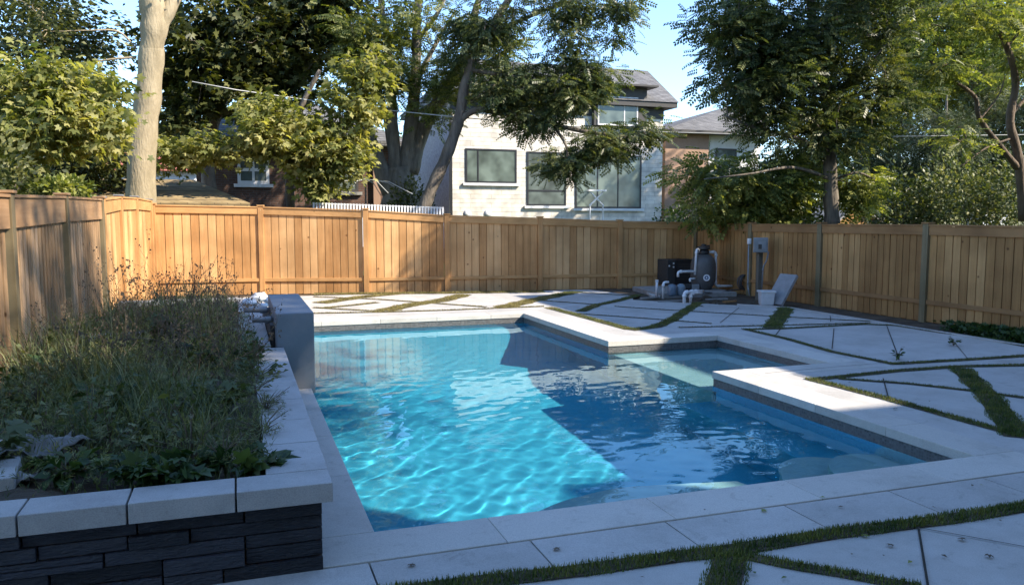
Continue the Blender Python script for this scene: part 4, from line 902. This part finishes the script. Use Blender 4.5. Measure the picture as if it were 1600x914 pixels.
# bucket and leaning slab
bk=Pz(1203,478,0); bu=thing('bucket',(bk.x,bk.y,0),'white plastic tub standing by the leaning slab','bucket')
Mb=Matrix.Translation((bk.x,bk.y+.12,0))@Matrix.Rotation(R_(-20),4,'Z')
m=MB(); bot=[(-.12,-.11),(.12,-.11),(.12,.11),(-.12,.11)]; top_=[(x*1.15,y*1.15) for x,y in bot]
V=[Mb@Vector((x,y,0)) for x,y in bot]+[Mb@Vector((x,y,.27)) for x,y in top_]; m.add(V,[(0,3,2,1),(4,5,6,7),(0,1,5,4),(1,2,6,5),(2,3,7,6),(3,0,4,7)]); m.build('tub',M['bucket'],bu,bevel=.02)
m=MB(); m.box(-.155,.155,-.145,.145,.255,.295,Mb); m.build('lid',M['bucket'],bu,bevel=.01)
sp=Pz(1217,479,0); Ms=Matrix.Translation((sp.x+.03,sp.y+.22,.0))@Matrix.Rotation(R_(8),4,'Z')@Matrix.Rotation(R_(35),4,'Y')
m=MB(); m.box(-.03,.03,-.22,.22,.02,.72,Ms); o=m.build('leaning_slab',M['slab'],None,bevel=.006); tag(o,'grey stone slab leaning back against the right fence','slab')
# rubble and litter on the bare soil
def rock(name,x,y,s_,mat,label,group,z=0):
    bm=bmesh.new(); bmesh.ops.create_icosphere(bm,subdivisions=1,radius=s_)
    for v in bm.verts: v.co*=1+random.uniform(-.3,.3); v.co.z*=.45
    me=bpy.data.meshes.new(name); bm.to_mesh(me); me.materials.append(mat); o=bpy.data.objects.new(name,me); COL.objects.link(o); o.location=(x,y,z+s_*.2); tag(o,label,'stone',group); return o
q=[]
for i in range(26):
    px=random.uniform(1085,1195); py=random.uniform(461,479); p=G(px,py); rock('soil_clod',p[0],p[1],random.uniform(.03,.09),M['soil'],'dark lump of earth on the bare soil before the pool equipment','soil clods before the pool equipment',-.03)
for (px,py,L,wd,an,lb) in [(1140,472,.35,.10,.3,'pale offcut board on the soil below the electrical box'),(1120,468,.5,.06,-.1,'thin pale batten on the soil beside the pad'),(1050,471,.7,.05,.1,'pale batten along the front of the concrete pad'),(1015,466,.5,.08,.25,'grey offcut at the left end of the concrete pad')]:
    p=G(px,py); Mx=Matrix.Translation((p[0],p[1],-.005))@Matrix.Rotation(an,4,'Z'); m=MB(); m.box(-L/2,L/2,-wd/2,wd/2,0,.03,Mx); o=m.build('offcut',M['conc'] if py!=472 else M['cedar_rh'],None,bevel=.004); tag(o,lb,'board')

# fallen leaves and twigs on the near paving
pos=[];dr=[]
lf=[(1190,800),(1240,838),(1318,795),(1395,855),(1425,880),(1330,870),(1500,845),(1560,815),(1230,905),(1050,880),(960,868),(1000,905),(1350,838),(1380,872),(1470,870),(1545,870),(1290,780),(1100,800),(870,862),(1455,795),(1530,760),(1400,640),(1450,628),(1330,600),(1540,600),(1290,645),(1520,760),(640,885),(1180,900)]
for i,(px,py) in enumerate(lf[::1]):
    g_=G(px,py); a=random.random()*6.28
    kd=i%3; T,TF=(LEAF,LEAF_F) if kd else (MAPLE,MAPLE_F); V,Fs=stamp(T,TF,np.array([[g_[0],g_[1],.014]]),rot_from(np.array([[math.cos(a),math.sin(a),.02]]),np.array([random.uniform(-.3,.3)])),np.array([random.uniform(.02,.038) if kd else .034]))
    o=np_mesh('fallen_leaf',V,Fs,4,M['drystem'] if i%4 else M['locust_y']); tag(o,'yellowish fallen leaf lying flat on the grey paving' if i%4==0 else 'brown curled fallen leaf on the grey paving','leaf','yellowish leaves on the paving' if i%4==0 else 'brown leaves on the paving')
# single weed between the right slabs
for px,py,h_,lb in [(1404,562,.2,'small green weed growing from the joint of the right paving'),(1490,540,.16,'thin trailing weed across the farther right slab')]:
    g_=G(px,py); t=leafy_plant('weed_plant',g_[0],g_[1],.0,9,.07,h_,.045,M['broad'],lb,'leaf',int(px),None)

# ---------------------------------------------------------------- trees
# A pale smooth trunk at the left
LA=[[W3(213,335,20.2,24),W3(222,240,20.2,21),W3(232,150,20.2,19),W3(238,70,20.2,18)],
    [W3(232,110,20.2,15),W3(240,50,20.15,19),W3(237,0,20.1,18),W3(228,-70,20,14),W3(225,-160,20,9)],[W3(241,90,20.2,12),W3(247,50,20.2,13),W3(266,10,20.2,11),W3(300,-50,20.4,8),W3(330,-130,20.6,5)],
    [W3(214,78,20.2,1.6),W3(185,50,20.1,1.4),W3(140,48,20,1),W3(80,50,20,.7)],[W3(216,165,20.2,1.6),W3(205,152,20,1.3),W3(180,158,19.8,1),W3(165,152,19.8,.7)],[W3(232,300,20,3),W3(180,325,19.6,2)][:0] or [W3(213,90,20.2,2),W3(160,95,20.2,1.3),W3(110,110,20.3,.8)]]
LA[0][0]=(LA[0][0][0],LA[0][0][1],-.1,LA[0][0][3]*1.2)
tree('pale_tree','smooth pale trunked tree rising behind the left fence corner',LA,[BL(230,-120,20.2,170,70,2,1),BL(60,30,20.4,60,35,1.2,.25)],'leaf',.12,90,60,M['maple_dk'],M['bark_pale'],seed=2)
# B sunlit maple at far left
tree('maple_tree','sunlit light green maple at the far left behind the slat fence',[[(-5.6,17.6,-.1,.13),(-5.5,17.5,2.5,.11),(-5.3,17.3,4.5,.07),(-5.2,17.1,5.6,.03)],[(-5.4,17.4,3,.05),(-4.4,17.,4.2,.02)]],
 [BL(65,140,17,85,45,1.0,1.6),BL(120,195,16.6,70,32,.9,1.3),BL(35,210,16.6,60,35,.9,1),BL(150,150,17,30,30,.7,.4)],'maple',.13,150,36,M['maple'],M['bark_dark'],seed=3,spread=.27,droop=.5)
tree('maple_tree','dark leaved tree behind the bright maple at far left',[[(-8,23,-.1,.2),(-7.9,23,4,.16),(-7.6,23,8,.08)]],[BL(40,60,23,110,70,2,1),BL(110,60,23,60,60,1.5,.6),BL(60,250,22,130,45,1.5,1),BL(150,260,22,50,50,1,.6),BL(20,-40,23,110,60,2,.8)],'leaf',.15,230,60,M['maple_dk'],M['bark_dark'],seed=4,spread=.42)
# C big dark canopy
tree('shade_tree','large dark canopied tree behind the pale trunk, sky glinting through',[[W3(330,330,27,13),W3(325,240,27,10),W3(345,160,27,9),W3(390,80,27,6),W3(430,0,27,3)],[W3(345,160,27,6),W3(280,110,27,4),W3(240,60,27,2)],[W3(360,140,27,5),W3(470,110,27,3),W3(540,70,26.5,2)],[W3(340,180,27,4),W3(420,160,26,2)]],
 [BL(330,60,26,110,75,2.2,1.5),BL(450,60,26,100,85,2.2,1.5),BL(390,130,25.5,120,45,1.8,1.),BL(290,160,25.5,60,55,1.5,.6),BL(520,20,25.5,60,60,1.6,.7),BL(420,-60,26,190,50,2.5,1)],'maple',.19,330,40,M['maple_dk'],M['bark_dark'],seed=5,spread=.30,shell=.1)
# D bright maple branch over the brick house
tree('maple_tree','sunlit yellow green maple hanging in front of the brown brick house',[[W3(455,335,23,7),W3(452,250,23,6),W3(470,170,22.8,4.5),W3(500,110,22.6,3)],[W3(455,230,23,3),W3(520,200,22,2),W3(545,190,22,1)],[W3(460,200,23,3),W3(410,190,22,1.5)]],
 [BL(470,220,21.3,62,42,.8,2),BL(425,190,21.3,48,34,.8,1.),BL(520,235,21.3,48,40,.8,1.3),BL(495,280,21.2,30,22,.5,.5),BL(550,160,21.3,45,35,.8,.8),BL(575,120,21.5,35,38,.8,.6),BL(330,225,21.5,35,22,.6,.4),BL(375,235,21.4,30,12,.5,.2),BL(265,240,21.6,30,22,.6,.35)],'maple',.145,250,34,M['maple'],M['bark_dark'],seed=6,spread=.25,droop=.5)
# E many-stemmed tree
LE=[[W3(628,340,24,34),W3(625,300,24,28),W3(620,262,24,20)],
 [W3(612,300,24,17),W3(590,250,24,12),W3(572,200,24,10),W3(560,152,24,8)],
 [W3(620,290,24,14),W3(615,220,24,9),W3(612,150,24,7),W3(606,70,24,5),W3(590,-20,24,3)],
 [W3(632,280,24,15),W3(642,200,24,11),W3(650,110,24,8),W3(652,20,24,6),W3(660,-60,24,4)],
 [W3(640,270,24,14),W3(662,200,24,11),W3(700,135,24,9),W3(728,80,24,7),W3(745,10,24,5),W3(770,-60,24,3)],
 [W3(615,250,24,7),W3(600,170,24.3,5),W3(575,90,24.4,3.5),W3(560,20,24.4,2)],
 [W3(650,130,24,5),W3(675,80,24,3.5),W3(710,20,24,2)],[W3(655,60,24,4),W3(690,10,24,3),W3(700,-40,24,2)],
 [W3(700,135,24,5),W3(760,100,23.6,3),W3(820,60,23.3,2)]]
tree('many_stemmed_tree','grey many stemmed tree left of the pale stone house',LE,[BL(640,40,23.6,75,45,1.6,1),BL(560,60,23.6,40,50,1.2,.6),BL(700,120,23.6,60,40,1.2,.7),BL(620,130,23.4,60,35,1.1,.55),BL(760,70,23.4,60,45,1.3,.8),BL(680,-40,23.8,180,45,2,1.2),BL(800,125,23.0,40,30,1,.5),BL(590,95,23.3,40,40,1,.7),BL(680,170,23.2,30,30,.7,.3)],'pin',.27,260,17,M['locust_m'],M['bark'],seed=7,spread=.27,droop=.15,shell=.1)
# F leaning trunk with a long limb across the pale house
LF=[[W3(655,345,21.6,10),W3(672,300,21.6,9.5),W3(697,245,21.6,9),W3(716,190,21.6,8.5),W3(730,120,21.6,7.5),W3(757,60,21.6,6.5),W3(795,0,21.6,5),W3(830,-60,21.6,3)],
 [W3(716,190,21.6,6),W3(745,172,21.4,5),W3(790,178,21,5),W3(850,192,20.7,4.2),W3(915,206,20.4,3.2),W3(980,214,20.2,1.8)],
 [W3(757,60,21.6,4),W3(830,25,21,3),W3(900,0,20.4,2),W3(960,-15,20,1.3)],[W3(735,110,21.6,3.5),W3(800,120,21,2.5),W3(870,135,20.6,1.6),W3(930,130,20.4,1)],[W3(860,192,20.7,2.5),W3(885,230,20.4,1.8),W3(880,270,20.3,1)]]
tree('locust_tree','leaning dark locust reaching a leafy limb across the pale stone house',LF,[BL(940,225,20.4,62,28,.7,1.2),BL(1000,205,20.2,32,20,.6,.4),BL(880,245,20.4,38,36,.6,.7),BL(870,150,20.6,70,32,.9,1.4),BL(930,125,20.4,42,28,.8,.7),BL(800,110,21,50,35,.9,.7),BL(900,15,20.4,70,28,.8,.8),BL(965,10,20.2,34,30,.7,.4),BL(880,60,20.5,28,24,.6,.25),BL(960,60,20.2,14,30,.4,.12),BL(770,30,21.2,50,40,1,.5),BL(850,-50,20.8,150,35,1.6,.8),BL(840,190,20.7,50,14,.5,.5),BL(790,150,20.9,50,25,.7,.8),BL(900,100,20.5,45,25,.7,.5),BL(735,60,21.4,45,45,.9,.8)],'pin',.25,340,20,M['locust'],M['bark_dark'],seed=8,spread=.22,droop=.4,shell=.05)
# H big right locust
LH=[[W3(1300,350,15.4,12),W3(1298,300,15.4,11),W3(1296,230,15.4,9.5),W3(1290,150,15.4,8),W3(1274,60,15.4,7),W3(1262,-30,15.4,5),W3(1255,-110,15.4,3)],
 [W3(1296,240,15.4,5),W3(1240,215,15.2,3.5),W3(1180,200,15,2.2),W3(1130,180,15,1.2)],[W3(1292,170,15.4,5),W3(1350,110,15.4,3.5),W3(1400,60,15.5,2)],
 [W3(1290,150,15.4,4.5),W3(1220,110,15.2,3),W3(1150,80,15.1,1.8)],[W3(1297,280,15.4,3.5),W3(1240,262,15,2.4),W3(1170,272,14.8,1.5),W3(1100,280,14.7,.8)],
 [W3(1275,70,15.4,4),W3(1330,0,15.5,3),W3(1370,-60,15.6,2)],[W3(1274,60,15.4,4),W3(1200,10,15.2,2.5),W3(1130,-30,15.1,1.5)],[W3(1262,-30,15.4,5),(13.2,13.8,7.6,.05),(13.6,12.3,9.5,.03)],[W3(1297,285,15.4,2.6),W3(1340,270,15.3,1.8),W3(1380,290,15.2,1)]]
tree('locust_tree','big dense locust tree with a straight trunk behind the right fence',LH,[BL(1270,90,15.3,120,70,1.5,2.),BL(1180,110,15.2,80,60,1.2,1.2),BL(1350,130,15.4,60,80,1.3,1.1),BL(1290,190,15.2,90,45,1.2,1.1),BL(1170,30,15.2,75,50,1.2,.9),BL(1200,170,15.1,50,35,.9,.6),BL(1230,-60,15.3,150,50,1.8,1.3),BL(1340,10,15.5,80,70,1.3,.9),BL(1120,40,15.1,35,40,.8,.3),((13.6,12.3,9.4),(1.3,1.0,1.5),1.1),((13.4,13.6,7.4),(1.3,1.1,1.4),1.2)],'pin',.25,450,27,M['locust'],M['bark_dark'],seed=9,spread=.23,droop=.25,shell=.1)  # last two blobs: crown added high up to shade the back fence
tree('young_tree','yellow green young tree under the big right locust',[[(12.4,16.6,-.1,.05),(12.3,16.5,1.5,.04),(12.1,16.3,2.8,.02)],[(12.4,16.6,1.4,.02),(11.6,16.2,2.2,.012)],[(12.4,16.6,1.5,.02),(13.4,16.6,2.3,.012)]],
 [BL(1190,280,16.2,80,28,.7,1.1),BL(1100,275,16.2,45,28,.6,.5),BL(1240,250,16.3,50,25,.6,.6),BL(1340,295,15.8,45,22,.5,.5),BL(1130,325,16.4,60,18,.5,.5),BL(1200,325,16.4,60,18,.5,.5)],'pin',.30,125,22,M['locust_y'],M['bark_dark'],seed=10,spread=.25)
# I bright far tree top right, J dark evergreens, K gnarled trunk
tree('tall_tree','tall yellow green tree far behind the big locust',[[W3(1470,340,26,12),W3(1465,200,26,9),W3(1455,60,26,6),W3(1440,-40,26,3)],[W3(1460,120,26,5),W3(1540,60,26,3)]],
 [BL(1460,60,25,85,55,2,1.3),BL(1400,20,25,60,50,1.6,.8),BL(1550,40,25,60,60,1.8,.9),BL(1500,140,25,80,45,1.6,.9),BL(1450,-50,25,150,50,2.2,1),BL(1580,-20,25,80,60,2,.7),BL(1420,110,25,60,50,1.6,.6)],'pin',.42,260,24,M['locust_y'],M['bark_dark'],seed=11,spread=.42)
for i,(px,Y,w_,hp,lb,kd) in enumerate([(1400,24,60,150,'dark evergreen nearest the big locust trunk','conifer'),(1470,22,70,130,'dark evergreen behind the gnarled trunk limb','conifer'),(1545,23,75,200,'tall dark evergreen at the right edge','conifer'),(1620,21,70,170,'dark evergreen at the far right edge of view','conifer')]):
    b_=W3(px,345,Y); c0=AT(px,345-hp*.45,Y)
    tree('evergreen_tree',lb,[[(b_[0],Y,-.1,.16),(b_[0],Y,2,.13),(b_[0],Y,4.5,.06),(b_[0],Y,6,.03)]],[BL(px,345-hp*.25,Y,w_,hp*.4,1.6,1.3),BL(px-5,345-hp*.65,Y,w_*.8,hp*.4,1.4,1),BL(px+5,345-hp,Y,w_*.5,hp*.3,1,.5)],'spray',.30,170,44,M['conifer'],M['bark_dark'],seed=20+i,spread=.34,group='dark evergreens beyond the right fence')
LK=[[W3(1600,345,15,10),W3(1592,250,15,9),W3(1578,190,15,8),W3(1587,130,15,7),W3(1572,70,15,6),W3(1540,10,15,4.5),W3(1525,-60,15,3)],
 [W3(1590,262,15,6.5),W3(1560,225,15,5.5),W3(1530,185,15,5),W3(1522,150,15,4),W3(1480,120,15,3),W3(1452,95,15,1.6)],[W3(1580,180,15,4),W3(1612,140,15,3),W3(1640,90,15,2)],[W3(1572,75,15,3),W3(1600,40,15,2),W3(1620,-10,15,1.5)],[W3(1530,188,15,2.2),W3(1560,150,15,1.5),W3(1570,120,15,1)],[W3(1585,215,15,2.5),W3(1540,232,14.9,1.8),W3(1500,262,14.8,1)]]
LK=[[(a,b,c,r*.75) for a,b,c,r in L] for L in LK]
tree('gnarled_tree','gnarled reddish limbed tree at the right edge above the fence',LK,[BL(1470,105,15,40,22,.6,.5),BL(1560,20,15,60,40,1,.7),BL(1600,90,15,35,30,.8,.4),BL(1480,30,15,55,30,.9,.6),BL(1650,40,15,70,90,1.2,.9),BL(1500,215,15,25,18,.5,.2)],'pin',.28,80,18,M['locust_y'],M['bark_red'],seed=12,spread=.25)
# shrubs along the fences
for i,(px,py,Y,rx,rz,n_,kd,mt,lb) in enumerate([(1052,350,19.5,.6,.9,1300,'leaf','broad','leafy dark shrub right of the pale house foot'),(1180,335,18.6,1.2,1.3,4200,'leaf','locust','mid green shrub below the young yellow tree'),(1250,340,17.4,.9,1.1,3000,'leaf','locust','rounded shrub left of the straight locust trunk'),
   (1400,325,18,1.0,1.4,4200,'leaf','locust','bright green shrub in front of the dark evergreens'),(1490,320,17,1.2,1.5,5200,'leaf','weed','grey green shrub below the gnarled limb'),(1590,315,16,1.2,1.6,5200,'leaf','weed','grey green shrub at the right end of the fence'),
   (60,300,14.5,1.3,1.5,5200,'leaf','maple_dk','dark shrub behind the left end of the slat fence'),(-40,300,13,1.2,1.6,4000,'leaf','maple_dk','dark shrub cut by the left edge of view'),(640,322,22.8,.7,1.1,1600,'leaf','maple_dk','dark shrub at the foot of the many stemmed tree')]):
    a=AT(px,py,Y); a.x-=(1.1 if px<100 else 0); bush('shrub',(a.x,a.y,a.z-rz*1.0-.3),rx,rx,rz,n_,.11,M[mt],lb,kd,30+i,group='shrubs beyond the fences')
a=AT(148,296,14.6); bush('vine',(a.x-.45,a.y,a.z-.16),.42,.5,.17,900,.10,M['locust_y'],'yellow green vine spilling over the left fence corner','leaf',51,'vine')
# background trees far behind the houses
for i,(px,Y,hp,w_,lb,mt) in enumerate([(1085,60,150,70,'bare brownish tree far behind between the two right houses','drystem'),(90,45,190,170,'far tree mass behind the left maples','maple_dk'),(330,48,190,150,'far tree behind the brick bungalow roof','maple_dk'),(560,50,140,110,'far tree between bungalow and pale house','locust'),(1330,45,150,100,'far tree behind the big locust','locust'),(1560,40,260,140,'far tree at the right horizon','locust')]):
    b_=W3(px,342,Y); k_=Y/F
    tree('far_tree',lb,[[(b_[0],Y,-.1,.35),(b_[0],Y,hp*k_*.5,.25),(b_[0]+.3,Y,hp*k_*.9,.1)]],[BL(px,342-hp*.55,Y,w_,hp*.5,3,1)],'leaf',.32 if mt!='drystem' else .1,170,50,M[mt],M['bark_dark'],seed=60+i,spread=.8,twig=.03,group='trees far behind the houses')

# ---------------------------------------------------------------- unseen house behind the photographer; house and tree added at the right for shade
own=thing('own_house',(4,-5,0),'pale house behind the camera that shades the near yard','house')
m=MB(); m.box(-6,10.45,-9,-.5,-.1,10.0); m.build('wall',M['stone'],own)
r_=MB(); r_.add([(-6.1,-.45,10.01),(10.5,-.48,10.01),(10.5,-9.3,10.01),(-6.1,-9.3,10.01),(-3,-4.7,12),(7,-4.7,12)],[(3,2,1,0),(0,1,5,4),(1,2,5),(2,3,4,5),(3,0,4)]); r_.build('roof',M['roof'],own)
for x in (-3,1.2,5.4): window(own,x,x+1.8,1.0,2.9,-.5,M['black'],M['pane']).location.y+=.06
nb=thing('added_shade_house',(18,2,0),'unseen brick house added beyond the right fence to shade the yard','house')  # made-up house, placed and sized for its shadow on deck and coping
m=MB(); m.box(14.2,22,-1.2,10.5,-.1,8.05); m.build('wall',M['brick'],nb); m=MB(); m.box(14.0,22,-10,-2.0,-.1,10.0); m.build('shade_wing',M['stucco'],nb)
r_=MB(); r_.add([(14.0,-1.1,8.06),(22.4,-1.1,8.06),(22.4,10.55,8.06),(14.0,10.55,8.06),(18,2,9.6),(18,7.5,9.6)],[(0,3,2,1),(0,1,4),(1,2,5,4),(2,3,5),(3,0,4,5)]); r_.build('roof',M['roof'],nb)
tree('tall_tree','unseen tall tree added at the right so its high crown shades the planter',[[(17,-8,-.1,.3),(17,-7.6,7,.25),(16,-5.5,13,.15),(14.6,-2.2,15,.06)]],[((14.3,-1.2,15.0),(2.2,3.2,2.6),1)],'leaf',.2,150,70,M['maple_dk'],M['bark_dark'],seed=70,spread=.5)  # added out of view, crown placed to shade the planter
